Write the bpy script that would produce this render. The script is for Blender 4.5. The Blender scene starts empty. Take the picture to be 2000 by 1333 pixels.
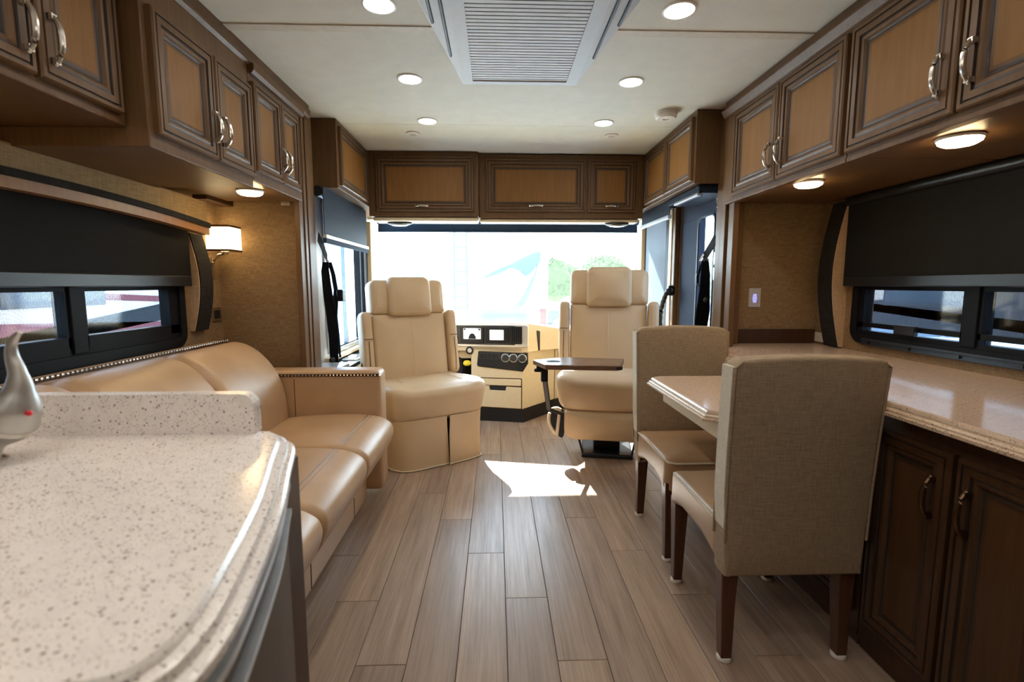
import bpy, math, random
from mathutils import Vector, Matrix, Euler
random.seed(7)
SC = bpy.context.scene
COL = SC.collection
# ------------------------------------------------------------------ camera
cam_d = bpy.data.cameras.new('camera')
cam_d.sensor_width = 36.0
cam_d.lens = 17.28
cam_d.clip_start = 0.02
cam_d.clip_end = 300
cam_d.dof.use_dof = True
cam_d.dof.focus_distance = 3.1
cam_d.dof.aperture_fstop = 4.5
cam = bpy.data.objects.new('camera', cam_d)
COL.objects.link(cam)
YAW, PIT = math.radians(1.91), math.radians(6.6)
cam.location = (0, 0, 1.16)
cam.rotation_euler = (math.pi/2 - PIT, 0, -YAW)
SC.camera = cam
# ------------------------------------------------------------------ sky, sun, exposure
SC.view_settings.view_transform = 'Standard'
SC.view_settings.look = 'None'
SC.view_settings.exposure = 1.3
SC.view_settings.gamma = 1.0
SC.view_settings.use_curve_mapping = False
SC.cycles.use_denoising = True
SC.cycles.max_bounces = 10
SC.cycles.diffuse_bounces = 5
SC.cycles.transparent_max_bounces = 12
SC.cycles.sample_clamp_indirect = 8.0
SC.cycles.caustics_reflective = False
SC.cycles.caustics_refractive = False
WORLD_STRENGTH = 6.6
world = bpy.data.worlds.new('sky')
SC.world = world
world.use_nodes = True
_n = world.node_tree.nodes
_l = world.node_tree.links
_n.clear()
_o = _n.new('ShaderNodeOutputWorld')
_b = _n.new('ShaderNodeBackground')
_b.inputs['Strength'].default_value = WORLD_STRENGTH
_tc = _n.new('ShaderNodeTexCoord')
_sx = _n.new('ShaderNodeSeparateXYZ')
_r = _n.new('ShaderNodeValToRGB')
_l.new(_tc.outputs['Generated'], _sx.inputs[0])
_l.new(_sx.outputs['Z'], _r.inputs[0])
_r.color_ramp.elements[0].position = 0.0
_r.color_ramp.elements[0].color = (0.82, 0.95, 1.0, 1)
_r.color_ramp.elements[1].position = 0.7
_r.color_ramp.elements[1].color = (0.55, 0.75, 1.0, 1)
_l.new(_r.outputs[0], _b.inputs['Color'])
_l.new(_b.outputs[0], _o.inputs['Surface'])
SUN_DIR = Vector((0.27, -1.0, -0.83)).normalized()      # direction the sunlight travels
sun_d = bpy.data.lights.new('sun', 'SUN')
sun_d.energy = 20.0
sun_d.angle = math.radians(0.6)
sun_d.color = (1.0, 0.96, 0.90)
sun = bpy.data.objects.new('sun', sun_d)
COL.objects.link(sun)
sun.location = (-3, 10, 9)
sun.rotation_euler = SUN_DIR.to_track_quat('-Z', 'Y').to_euler()

# ------------------------------------------------------------------ materials
def new_mat(name):
    m = bpy.data.materials.new(name)
    m.use_nodes = True
    nt = m.node_tree
    b = nt.nodes['Principled BSDF']
    return m, nt, b
def lk(nt, a, b): nt.links.new(a, b)
def texco(nt, scale, out='Object', rot=(0, 0, 0), rand=False):
    tc = nt.nodes.new('ShaderNodeTexCoord')
    mp = nt.nodes.new('ShaderNodeMapping')
    mp.inputs['Scale'].default_value = scale
    mp.inputs['Rotation'].default_value = rot
    lk(nt, tc.outputs[out], mp.inputs[0])
    if rand:
        oi = nt.nodes.new('ShaderNodeObjectInfo')
        mu = nt.nodes.new('ShaderNodeMath'); mu.operation = 'MULTIPLY'; mu.inputs[1].default_value = 37.0
        lk(nt, oi.outputs['Random'], mu.inputs[0])
        cb = nt.nodes.new('ShaderNodeCombineXYZ')
        lk(nt, mu.outputs[0], cb.inputs[0]); lk(nt, mu.outputs[0], cb.inputs[1]); lk(nt, mu.outputs[0], cb.inputs[2])
        lk(nt, cb.outputs[0], mp.inputs['Location'])
    return mp.outputs[0]
def noise(nt, vec, scale=1.0, detail=3.0, rough=0.5):
    n = nt.nodes.new('ShaderNodeTexNoise')
    n.inputs['Scale'].default_value = scale
    n.inputs['Detail'].default_value = detail
    n.inputs['Roughness'].default_value = rough
    lk(nt, vec, n.inputs['Vector'])
    return n.outputs['Fac']
def ramp(nt, fac, stops):
    r = nt.nodes.new('ShaderNodeValToRGB')
    e = r.color_ramp.elements
    while len(e) < len(stops): e.new(0.5)
    for i, (p, c) in enumerate(stops):
        e[i].position = p
        e[i].color = (c[0], c[1], c[2], 1) if not isinstance(c, (int, float)) else (c, c, c, 1)
    lk(nt, fac, r.inputs[0])
    return r.outputs[0]
def mix(nt, fac, a, b, mode='MIX'):
    m = nt.nodes.new('ShaderNodeMix')
    m.data_type = 'RGBA'; m.blend_type = mode
    for s, v in ((m.inputs[0], fac), (m.inputs[6], a), (m.inputs[7], b)):
        if hasattr(v, 'links') or isinstance(v, bpy.types.NodeSocket): lk(nt, v, s)
        elif isinstance(v, (int, float)): s.default_value = v
        else: s.default_value = (v[0], v[1], v[2], 1)
    return m.outputs[2]
def bump(nt, b, h, strength=0.2, dist=0.002):
    bp = nt.nodes.new('ShaderNodeBump')
    bp.inputs['Strength'].default_value = strength
    bp.inputs['Distance'].default_value = dist
    lk(nt, h, bp.inputs['Height']); lk(nt, bp.outputs[0], b.inputs['Normal'])
def plain(name, col, rough=0.5, metal=0.0, coat=0.0, spec=0.5, var=0.06, vs=40):
    m, nt, b = new_mat(name)
    f = noise(nt, texco(nt, (1, 1, 1)), vs, 3)
    c = ramp(nt, f, [(0.3, tuple(x*(1-var) for x in col)), (0.7, tuple(min(1, x*(1+var)) for x in col))])
    lk(nt, c, b.inputs['Base Color'])
    b.inputs['Roughness'].default_value = rough
    b.inputs['Metallic'].default_value = metal
    b.inputs['Coat Weight'].default_value = coat
    b.inputs['Specular IOR Level'].default_value = spec
    return m
def wood(name, base, dark, rough=0.38, scale=(22, 22, 1.6), coat=0.12):
    m, nt, b = new_mat(name)
    v = texco(nt, scale, rand=True)
    g = noise(nt, v, 3.0, 6, 0.6)
    blot = noise(nt, texco(nt, (5, 5, 3), rand=True), 1.0, 2)
    c1 = ramp(nt, g, [(0.30, dark), (0.62, base)])
    c = mix(nt, 0.35, c1, ramp(nt, blot, [(0.3, dark), (0.7, base)]))
    lk(nt, c, b.inputs['Base Color'])
    b.inputs['Roughness'].default_value = rough
    b.inputs['Coat Weight'].default_value = coat
    b.inputs['Coat Roughness'].default_value = 0.3
    b.inputs['Specular IOR Level'].default_value = 0.22
    bump(nt, b, g, 0.12, 0.001)
    return m
def emit(name, col, s):
    m, nt, b = new_mat(name)
    b.inputs['Base Color'].default_value = (0.8, 0.8, 0.8, 1)
    b.inputs['Emission Color'].default_value = (*col, 1)
    b.inputs['Emission Strength'].default_value = s
    return m
def leather(name, col, rough=0.36, var=0.08):
    m, nt, b = new_mat(name)
    big = noise(nt, texco(nt, (6, 6, 6)), 1.0, 3)
    c = ramp(nt, big, [(0.3, tuple(x*(1-var) for x in col)), (0.7, tuple(x*(1+var) for x in col))])
    lk(nt, c, b.inputs['Base Color'])
    b.inputs['Roughness'].default_value = rough
    vo = nt.nodes.new('ShaderNodeTexVoronoi'); vo.inputs['Scale'].default_value = 420
    lk(nt, texco(nt, (1, 1, 1)), vo.inputs['Vector'])
    wr = noise(nt, texco(nt, (1, 1, 1)), 14, 4, 0.6)
    ad = nt.nodes.new('ShaderNodeMath'); ad.operation = 'MULTIPLY_ADD'
    lk(nt, wr, ad.inputs[0]); ad.inputs[1].default_value = 2.5; lk(nt, vo.outputs['Distance'], ad.inputs[2])
    bump(nt, b, ad.outputs[0], 0.14, 0.003)
    return m
def weave(name, c_lo, c_hi, sc=420, rough=0.9, bs=0.35):
    """linen or tweed: noise stretched along two thread directions"""
    m, nt, b = new_mat(name)
    a = noise(nt, texco(nt, (sc, sc, sc*0.07)), 1.0, 2)
    d = noise(nt, texco(nt, (sc*0.07, sc*0.07, sc)), 1.0, 2)
    ad = nt.nodes.new('ShaderNodeMath'); ad.operation = 'ADD'
    lk(nt, a, ad.inputs[0]); lk(nt, d, ad.inputs[1])
    hf = nt.nodes.new('ShaderNodeMath'); hf.operation = 'MULTIPLY'; hf.inputs[1].default_value = 0.5
    lk(nt, ad.outputs[0], hf.inputs[0])
    lk(nt, ramp(nt, hf.outputs[0], [(0.36, c_lo), (0.64, c_hi)]), b.inputs['Base Color'])
    b.inputs['Roughness'].default_value = rough
    b.inputs['Specular IOR Level'].default_value = 0.2
    bump(nt, b, hf.outputs[0], bs, 0.002)
    return m
def quartz(name, base, lo, rough=0.16, scale=230, amount=0.16):
    m, nt, b = new_mat(name)
    v = texco(nt, (1, 1, 1))
    cloud = ramp(nt, noise(nt, v, 55, 4), [(0.35, tuple(x*0.93 for x in base)), (0.65, base)])
    c = cloud
    for sc, am, col in ((scale, amount, lo), (scale*0.55, amount*0.55, tuple(x*0.8 for x in lo)), (scale*1.5, amount, tuple(min(1, x*1.9) for x in lo))):
        vo = nt.nodes.new('ShaderNodeTexVoronoi'); vo.inputs['Scale'].default_value = sc
        lk(nt, v, vo.inputs['Vector'])
        sp = nt.nodes.new('ShaderNodeSeparateColor'); lk(nt, vo.outputs['Color'], sp.inputs[0])
        pick = nt.nodes.new('ShaderNodeMath'); pick.operation = 'LESS_THAN'; pick.inputs[1].default_value = am
        lk(nt, sp.outputs[0], pick.inputs[0])
        near = nt.nodes.new('ShaderNodeMath'); near.operation = 'LESS_THAN'; near.inputs[1].default_value = 0.38
        lk(nt, vo.outputs['Distance'], near.inputs[0])
        bo = nt.nodes.new('ShaderNodeMath'); bo.operation = 'MULTIPLY'
        lk(nt, pick.outputs[0], bo.inputs[0]); lk(nt, near.outputs[0], bo.inputs[1])
        c = mix(nt, bo.outputs[0], c, col)
    lk(nt, c, b.inputs['Base Color'])
    b.inputs['Roughness'].default_value = rough
    return m
def glass(name, tint, gloss=0.05, haze=0.0):
    """thin pane: lets light straight through with a tint, plus a weak mirror and an optional translucent veil imitating glare"""
    m = bpy.data.materials.new(name); m.use_nodes = True
    nt = m.node_tree; nt.nodes.clear()
    o = nt.nodes.new('ShaderNodeOutputMaterial')
    t = nt.nodes.new('ShaderNodeBsdfTransparent'); t.inputs[0].default_value = (*tint, 1)
    g = nt.nodes.new('ShaderNodeBsdfGlossy'); g.inputs['Roughness'].default_value = 0.02
    mx = nt.nodes.new('ShaderNodeMixShader'); mx.inputs[0].default_value = gloss
    lk(nt, t.outputs[0], mx.inputs[1]); lk(nt, g.outputs[0], mx.inputs[2])
    last = mx.outputs[0]
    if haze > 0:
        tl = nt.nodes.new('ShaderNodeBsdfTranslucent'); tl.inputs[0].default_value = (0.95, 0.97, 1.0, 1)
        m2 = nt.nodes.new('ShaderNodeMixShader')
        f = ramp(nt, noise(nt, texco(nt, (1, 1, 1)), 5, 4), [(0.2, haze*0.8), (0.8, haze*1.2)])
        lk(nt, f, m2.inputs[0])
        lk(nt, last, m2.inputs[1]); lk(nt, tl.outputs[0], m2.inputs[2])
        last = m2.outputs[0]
    lk(nt, last, o.inputs[0])
    return m
def screen(name, lo, hi, axis, scale=330):
    """tinted pane behind a fine insect screen: alternating clearer and darker threads"""
    m = bpy.data.materials.new(name); m.use_nodes = True
    nt = m.node_tree; nt.nodes.clear()
    o = nt.nodes.new('ShaderNodeOutputMaterial')
    t = nt.nodes.new('ShaderNodeBsdfTransparent')
    w = nt.nodes.new('ShaderNodeTexWave'); w.inputs['Scale'].default_value = scale/ (2*math.pi) ; w.bands_direction = axis
    lk(nt, texco(nt, (1, 1, 1)), w.inputs['Vector'])
    c = ramp(nt, w.outputs['Fac'], [(0.25, lo), (0.75, hi)])
    lk(nt, c, t.inputs[0])
    g = nt.nodes.new('ShaderNodeBsdfGlossy'); g.inputs['Roughness'].default_value = 0.05
    mx = nt.nodes.new('ShaderNodeMixShader'); mx.inputs[0].default_value = 0.04
    lk(nt, t.outputs[0], mx.inputs[1]); lk(nt, g.outputs[0], mx.inputs[2])
    lk(nt, mx.outputs[0], o.inputs[0])
    return m
def solar(name, col, trans):
    m = bpy.data.materials.new(name); m.use_nodes = True
    nt = m.node_tree; nt.nodes.clear()
    o = nt.nodes.new('ShaderNodeOutputMaterial')
    t = nt.nodes.new('ShaderNodeBsdfTransparent'); d = nt.nodes.new('ShaderNodeBsdfDiffuse')
    f = noise(nt, texco(nt, (1, 1, 1)), 300, 2)
    lk(nt, ramp(nt, f, [(0.3, tuple(x*.85 for x in col)), (0.7, tuple(x*1.15 for x in col))]), d.inputs[0])
    mx = nt.nodes.new('ShaderNodeMixShader'); mx.inputs[0].default_value = trans
    lk(nt, d.outputs[0], mx.inputs[1]); lk(nt, t.outputs[0], mx.inputs[2]); lk(nt, mx.outputs[0], o.inputs[0])
    return m
def plank_mat():
    m, nt, b = new_mat('plank_wood')
    v = texco(nt, (14, 1.0, 1), rand=True)
    g = noise(nt, v, 2.0, 8, 0.62)
    fine = noise(nt, texco(nt, (170, 3.0, 1), rand=True), 1.0, 4, 0.7)
    c = ramp(nt, g, [(0.28, (0.185, 0.125, 0.090)), (0.50, (0.315, 0.225, 0.165)), (0.74, (0.42, 0.315, 0.24))])
    c = mix(nt, 0.30, c, ramp(nt, fine, [(0.36, (0.16, 0.105, 0.075)), (0.62, (0.44, 0.33, 0.25))]))
    oi = nt.nodes.new('ShaderNodeObjectInfo')
    c = mix(nt, 1.0, c, ramp(nt, oi.outputs['Random'], [(0.0, (0.86, 0.84, 0.84)), (0.5, (1.0, 0.98, 0.95)), (1.0, (1.12, 1.08, 1.02))]), 'MULTIPLY')
    lk(nt, c, b.inputs['Base Color'])
    lk(nt, ramp(nt, fine, [(0.3, 0.42), (0.7, 0.30)]), b.inputs['Roughness'])
    bump(nt, b, fine, 0.10, 0.001)
    return m
M = {}
M['wood'] = wood('cabinet_wood', (0.158, 0.086, 0.037), (0.098, 0.051, 0.021), 0.42, coat=0.04)
M['woodp'] = wood('cabinet_panel_wood', (0.248, 0.118, 0.031), (0.190, 0.088, 0.022), 0.5, coat=0.0)
M['wood_dk'] = wood('dark_frame_wood', (0.078, 0.038, 0.017), (0.048, 0.023, 0.011), coat=0.05)
M['woodp_d'] = wood('dark_panel_wood', (0.085, 0.040, 0.016), (0.058, 0.027, 0.011), coat=0.05)
M['wood_d'] = wood('dark_wood', (0.068, 0.032, 0.016), (0.038, 0.018, 0.009), coat=0.05)
M['glaze'] = plain('dark_glaze', (0.030, 0.019, 0.013), 0.5)
M['edge'] = wood('orange_edge_wood', (0.36, 0.19, 0.085), (0.28, 0.14, 0.06))
M['leg'] = wood('leg_wood', (0.105, 0.046, 0.023), (0.062, 0.026, 0.013), 0.35)
M['tray'] = wood('tray_wood', (0.180, 0.100, 0.062), (0.110, 0.060, 0.038), 0.25, (3, 40, 40))
M['plank'] = plank_mat()
M['under'] = plain('subfloor_dark', (0.05, 0.035, 0.025), 0.8)
M['ceil'] = weave('ceiling_vinyl', (0.77, 0.80, 0.745), (0.83, 0.86, 0.80), 160, 0.75, 0.05)
M['ceilt'] = plain('ceiling_batten_vinyl', (0.74, 0.72, 0.64), 0.6)
M['wallf'] = weave('tweed_wallpaper', (0.165, 0.105, 0.055), (0.29, 0.195, 0.105), 460, 0.85, 0.25)
M['val'] = weave('valance_fabric', (0.27, 0.19, 0.095), (0.40, 0.29, 0.155), 260, 0.9, 0.3)
M['pan'] = weave('tan_fabric', (0.42, 0.29, 0.18), (0.56, 0.41, 0.27), 300, 0.9, 0.2)
M['tweed'] = weave('chair_tweed', (0.25, 0.185, 0.12), (0.37, 0.285, 0.195), 430, 0.95, 0.35)
M['tweedside'] = weave('chair_side_fabric_lit', (0.54, 0.49, 0.39), (0.68, 0.62, 0.50), 430, 0.95, 0.4)  # paler than the back: light falling on the sides is put into the colour
M['sofa'] = leather('sofa_leather', (0.47, 0.305, 0.175), 0.33)
M['cream'] = leather('cream_leather', (0.60, 0.445, 0.275), 0.42, 0.04)
M['pip'] = plain('cream_piping', (0.74, 0.63, 0.49), 0.5)
M['seatl'] = leather('chair_leather', (0.42, 0.27, 0.155), 0.34)
M['quartz'] = quartz('kitchen_quartz', (0.85, 0.805, 0.77), (0.27, 0.20, 0.16), 0.20, 400, 0.15)
M['buffet'] = quartz('buffet_quartz', (0.60, 0.45, 0.35), (0.34, 0.215, 0.14), 0.13, 330, 0.16)
M['buffete'] = quartz('buffet_edge_quartz', (0.60, 0.47, 0.345), (0.26, 0.17, 0.11), 0.3, 330, 0.3)
M['black'] = plain('black_plastic', (0.010, 0.011, 0.013), 0.4, spec=0.35)
M['shade'] = plain('black_shade_cloth', (0.012, 0.0125, 0.013), 0.85, spec=0.15)
M['navy'] = plain('navy_shade_cloth', (0.010, 0.016, 0.027), 0.6, spec=0.12)
M['navys'] = plain('backlit_shade_navy', (0.030, 0.055, 0.095), 0.7, spec=0.1)  # lighter than the other navy cloth: backlight put into the colour
M['navyl'] = plain('slate_blue_film', (0.038, 0.052, 0.082), 0.8, spec=0.12)
M['frame'] = plain('black_window_frame', (0.007, 0.008, 0.010), 0.55, spec=0.10)
M['rail'] = plain('dark_aluminium_rail', (0.028, 0.036, 0.046), 0.45, 0.3, spec=0.3)
M['dcloth'] = weave('dark_wrap', (0.012, 0.012, 0.012), (0.030, 0.028, 0.027), 260, 0.9, 0.2)
M['alum'] = plain('grey_aluminium', (0.55, 0.58, 0.62), 0.35, 0.7)
M['bronze'] = plain('dark_bronze', (0.16, 0.10, 0.06), 0.35, 1.0)
M['pull'] = plain('bright_edge_pull', (0.72, 0.77, 0.82), 0.3, 0.7)
M['chrome'] = plain('brushed_nickel', (0.62, 0.58, 0.52), 0.22, 1.0)
M['drawer'] = plain('warm_grey_drawer_front', (0.115, 0.086, 0.066), 0.65, spec=0.2)
M['steel'] = plain('satin_steel', (0.56, 0.55, 0.53), 0.38, 0.85)
M['acm'] = plain('grey_plastic', (0.50, 0.53, 0.56), 0.45, var=0.03)
M['acs'] = plain('grey_plastic_slat', (0.56, 0.58, 0.60), 0.45, var=0.03)
M['dark'] = plain('dark_void', (0.012, 0.012, 0.014), 0.8)
M['white'] = plain('white_plastic', (0.80, 0.79, 0.75), 0.45, var=0.02)
M['ivory'] = plain('cream_vinyl', (0.66, 0.55, 0.36), 0.5, var=0.03)
M['silver'] = plain('silver_bezel', (0.70, 0.71, 0.73), 0.28, 0.6, var=0.02)
M['lamp'] = emit('warm_lamp', (1.0, 0.92, 0.82), 34.0)
M['lampu'] = emit('warm_puck_lamp', (1.0, 0.70, 0.36), 22.0)
M['sconce'] = emit('lit_linen_shade', (1.0, 0.72, 0.36), 2.2)
M['scr1'] = emit('lit_screen_white', (0.90, 0.93, 1.0), 0.75)
M['scr2'] = emit('lit_screen_grey', (0.72, 0.80, 0.72), 0.42)
M['scrb'] = emit('lit_screen_border', (0.10, 0.13, 0.35), 0.25)
M['led'] = emit('blue_led', (0.25, 0.28, 1.0), 1.2)
M['red'] = plain('red_plastic', (0.75, 0.03, 0.05), 0.4)
M['yellow'] = plain('yellow_plastic', (0.80, 0.66, 0.05), 0.45)
M['felt'] = plain('white_felt', (0.75, 0.72, 0.66), 0.95)
M['belt'] = plain('black_webbing', (0.007, 0.0075, 0.009), 0.85, spec=0.1)
M['switch'] = plain('grey_switch', (0.42, 0.40, 0.42), 0.35)
M['print'] = plain('grey_print', (0.25, 0.22, 0.20), 0.7)
M['paper'] = plain('cream_label_paper', (0.72, 0.66, 0.56), 0.7)
M['wsg'] = glass('windshield_glass', (0.94, 0.97, 0.97), 0.02, 0.012)  # slight translucent share imitates the veiling glare of the bright outside
M['sideg'] = glass('cab_window_glass', (0.86, 0.92, 0.97), 0.05, 0.0)
M['doorg'] = glass('door_glass', (0.80, 0.86, 0.96), 0.05, 0.0)
M['scrL'] = screen('screened_glass_left', (0.17, 0.19, 0.215), (0.58, 0.62, 0.66), 'Y', 420)
M['scrR'] = screen('screened_glass_right', (0.12, 0.13, 0.15), (0.38, 0.40, 0.43), 'Y', 420)
M['slideg'] = glass('sliding_pane_glass', (0.55, 0.66, 0.78), 0.06)
M['solar'] = solar('grey_blue_solar_screen', (0.16, 0.19, 0.23), 0.10)
M['grille'] = plain('black_grille', (0.03, 0.03, 0.032), 0.5)

# ------------------------------------------------------------------ mesh helper
class MB:
    def __init__(s): s.v = []; s.f = []; s.m = []
    def add(s, vs, fs, mi=0):
        o = len(s.v); s.v += [tuple(v) for v in vs]
        for f in fs: s.f.append(tuple(i+o for i in f)); s.m.append(mi)
        return s
    def box(s, x0, x1, y0, y1, z0, z1, mi=0):
        vs = [(x0,y0,z0),(x1,y0,z0),(x1,y1,z0),(x0,y1,z0),(x0,y0,z1),(x1,y0,z1),(x1,y1,z1),(x0,y1,z1)]
        return s.add(vs, [(0,3,2,1),(4,5,6,7),(0,1,5,4),(1,2,6,5),(2,3,7,6),(3,0,4,7)], mi)
    def prism(s, poly, fn, w0, w1, mi=0):
        n = len(poly)
        vs = [fn(u, v, w0) for u, v in poly] + [fn(u, v, w1) for u, v in poly]
        fs = [tuple(range(n)), tuple(range(2*n-1, n-1, -1))]
        fs += [(i, i+n, (i+1) % n + n, (i+1) % n) for i in range(n)]
        return s.add(vs, fs, mi)
    def loops(s, loops, mi=0, cap0=True, cap1=True, closed=True):
        n = len(loops[0]); vs = [p for l in loops for p in l]; fs = []
        for k in range(len(loops)-1):
            for i in range(n if closed else n-1):
                j = (i+1) % n
                fs.append((k*n+i, k*n+j, (k+1)*n+j, (k+1)*n+i))
        if cap0: fs.append(tuple(range(n-1, -1, -1)))
        if cap1: fs.append(tuple((len(loops)-1)*n+i for i in range(n)))
        return s.add(vs, fs, mi)
    def tube(s, pts, r, n=8, mi=0, flat=None, up=(0, 0, 1)):
        P = [Vector(p) for p in pts]; L = []
        for i, p in enumerate(P):
            t = (P[min(i+1, len(P)-1)] - P[max(i-1, 0)]).normalized()
            u = Vector(up)
            if abs(t.dot(u)) > 0.95: u = Vector((1, 0, 0))
            a = t.cross(u).normalized(); b = a.cross(t)
            rr = r[i] if isinstance(r, (list, tuple)) else r
            ra, rb = (rr, rr) if flat is None else (rr*flat[0], rr*flat[1])
            L.append([tuple(p + a*math.cos(k*2*math.pi/n)*ra + b*math.sin(k*2*math.pi/n)*rb) for k in range(n)])
        return s.loops(L, mi)
    def lathe(s, prof, c, n=24, mi=0, fn=None):
        fn = fn or (lambda x, y, z: (c[0]+x, c[1]+y, c[2]+z))
        L = [[fn(r*math.cos(k*2*math.pi/n), r*math.sin(k*2*math.pi/n), z) for k in range(n)] for r, z in prof]
        return s.loops(L, mi)
    def ball(s, c, r, n=8, m=5, mi=0, sc=(1, 1, 1)):
        L = []
        for j in range(1, m):
            a = math.pi*j/m
            L.append([(c[0]+r*sc[0]*math.sin(a)*math.cos(2*math.pi*k/n), c[1]+r*sc[1]*math.sin(a)*math.sin(2*math.pi*k/n), c[2]-r*sc[2]*math.cos(a)) for k in range(n)])
        return s.loops(L, mi)
    def pillow(s, outline, fn, w0, w1, r, dome0=0.0, dome1=0.0, mi=0, k=4, rings=7):
        """soft slab: outline in (u,v) rounded over at w0 and w1, both faces may swell"""
        n = len(outline); O = [Vector((p[0], p[1])) for p in outline]
        c = sum(O, Vector((0, 0)))/n
        nr = []
        area = sum(O[i].x*O[(i+1) % n].y - O[(i+1) % n].x*O[i].y for i in range(n))
        sg = 1 if area > 0 else -1
        for i in range(n):
            t = (O[(i+1) % n]-O[i-1]); t = t.normalized() if t.length > 1e-9 else Vector((1, 0))
            nr.append(Vector((t.y, -t.x))*sg)
        def ins(d): return [O[i]-nr[i]*d for i in range(n)]
        L = []
        inner = ins(r)
        def capring(t): return [c+(q-c)*t for q in inner]
        bu = max(abs(q.x-c.x) for q in inner); bv = max(abs(q.y-c.y) for q in inner)
        def bow(p, d):
            return d*max(0, 1-abs((p.x-c.x)/bu)**2.6)*max(0, 1-abs((p.y-c.y)/bv)**2.6)
        for q in range(rings, 0, -1):
            t = 1-q/(rings+0.35); L.append([(p, w0-bow(p, dome0)) for p in capring(t)])
        for q in range(k+1):
            a = math.pi/2*q/k; L.append([(p, w0+r*(1-math.cos(a))) for p in ins(r*(1-math.sin(a)))])
        for q in range(k, -1, -1):
            a = math.pi/2*q/k; L.append([(p, w1-r*(1-math.cos(a))) for p in ins(r*(1-math.sin(a)))])
        for q in range(1, rings+1):
            t = 1-q/(rings+0.35); L.append([(p, w1+bow(p, dome1)) for p in capring(t)])
        return s.loops([[fn(p.x, p.y, w) for p, w in l] for l in L], mi)
    def warp(s, fn, start=0):
        s.v[start:] = [tuple(fn(*v)) for v in s.v[start:]]; return s
MATRIX = {}
def root_matrix(o):
    while o.parent: o = o.parent
    return MATRIX.get(o.name, Matrix())
def obj(name, mb, mats, parent=None, local=False, smooth=True, angle=35, bevel=0.0, segs=2, sub=0):
    """links one mesh object; coordinates are world unless local, then relative to the thing's base"""
    me = bpy.data.meshes.new(name)
    vs = mb.v
    if parent is not None and not local:
        inv = root_matrix(parent).inverted(); vs = [tuple(inv @ Vector(v)) for v in vs]
    me.from_pydata(vs, [], mb.f)
    if not isinstance(mats, (list, tuple)): mats = [mats]
    for m in mats: me.materials.append(M[m] if isinstance(m, str) else m)
    me.polygons.foreach_set('material_index', mb.m)
    if smooth:
        me.polygons.foreach_set('use_smooth', [True]*len(me.polygons))
    import bmesh
    bm = bmesh.new(); bm.from_mesh(me); bmesh.ops.recalc_face_normals(bm, faces=bm.faces); bm.to_mesh(me); bm.free()
    if smooth and not bevel: me.set_sharp_from_angle(angle=math.radians(angle))
    me.update()
    o = bpy.data.objects.new(name, me); COL.objects.link(o)
    if bevel:
        b = o.modifiers.new('bevel', 'BEVEL'); b.width = bevel; b.segments = segs; b.limit_method = 'ANGLE'; b.angle_limit = math.radians(40)
        b.harden_normals = True
    if sub:
        q = o.modifiers.new('sub', 'SUBSURF'); q.levels = sub; q.render_levels = sub
    if parent is not None: o.parent = parent
    return o
def thing(name, label, cat, loc=(0, 0, 0), rot=0.0, group=None):
    o = bpy.data.objects.new(name, None); COL.objects.link(o)
    o.empty_display_size = 0.05
    o.location = loc; o.rotation_euler = (0, 0, rot)
    o['label'] = label; o['category'] = cat
    if group: o['group'] = group
    MATRIX[o.name] = Matrix.Translation(Vector(loc)) @ Matrix.Rotation(rot, 4, 'Z')
    return o
def tag(o, label, cat, group=None):
    o['label'] = label; o['category'] = cat
    if group: o['group'] = group
    return o
def struct(name, mb, mats, parent=None, **k):
    o = obj(name, mb, mats, parent, **k)
    if parent is None: o['kind'] = 'structure'
    return o
def copy_thing(o, loc, rot=None, label=None, group=None):
    c = o.copy(); COL.objects.link(c); c.location = loc
    if rot is not None: c.rotation_euler = (0, 0, rot)
    if label: c['label'] = label
    if group: c['group'] = group
    def rec(src, dst):
        for ch in src.children:
            d = ch.copy(); COL.objects.link(d); d.parent = dst
            rec(ch, d)
    rec(o, c)
    return c
def rrect(u0, u1, v0, v1, r, n=5):
    """rounded rectangle outline; r may be four radii (u0v0, u1v0, u1v1, u0v1)"""
    R = r if isinstance(r, (list, tuple)) else (r,)*4
    P = []
    for (cu, cv, a0, q) in ((u0+R[0], v0+R[0], math.pi, R[0]), (u1-R[1], v0+R[1], 1.5*math.pi, R[1]), (u1-R[2], v1-R[2], 0, R[2]), (u0+R[3], v1-R[3], 0.5*math.pi, R[3])):
        for i in range(n+1):
            a = a0+math.pi/2*i/n; P.append((cu+q*math.cos(a), cv+q*math.sin(a)))
    return P
def dense(poly, step):
    out = []
    for i in range(len(poly)):
        a, b = Vector(poly[i]), Vector(poly[(i+1) % len(poly)])
        k = max(1, int((b-a).length/step))
        for j in range(k): out.append(tuple(a+(b-a)*j/k))
    return out
def smooth_poly(pts, sub=6, closed=True):
    n = len(pts); out = []
    P = [Vector(p) for p in pts]
    rng = range(n) if closed else range(n-1)
    for i in rng:
        if closed: p0, p1, p2, p3 = P[i-1], P[i], P[(i+1) % n], P[(i+2) % n]
        else: p0, p1, p2, p3 = P[max(i-1, 0)], P[i], P[i+1], P[min(i+2, n-1)]
        for j in range(sub):
            t = j/sub
            out.append(tuple(0.5*((2*p1)+(p2-p0)*t+(2*p0-5*p1+4*p2-p3)*t*t+(3*p1-p0-3*p2+p3)*t**3)))
    if not closed: out.append(tuple(P[-1]))
    return out
XY = lambda u, v, w: (u, v, w)
XZ = lambda u, v, w: (u, w, v)      # outline in x,z - thickness along y
YZ = lambda u, v, w: (w, u, v)      # outline in y,z - thickness along x
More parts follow.
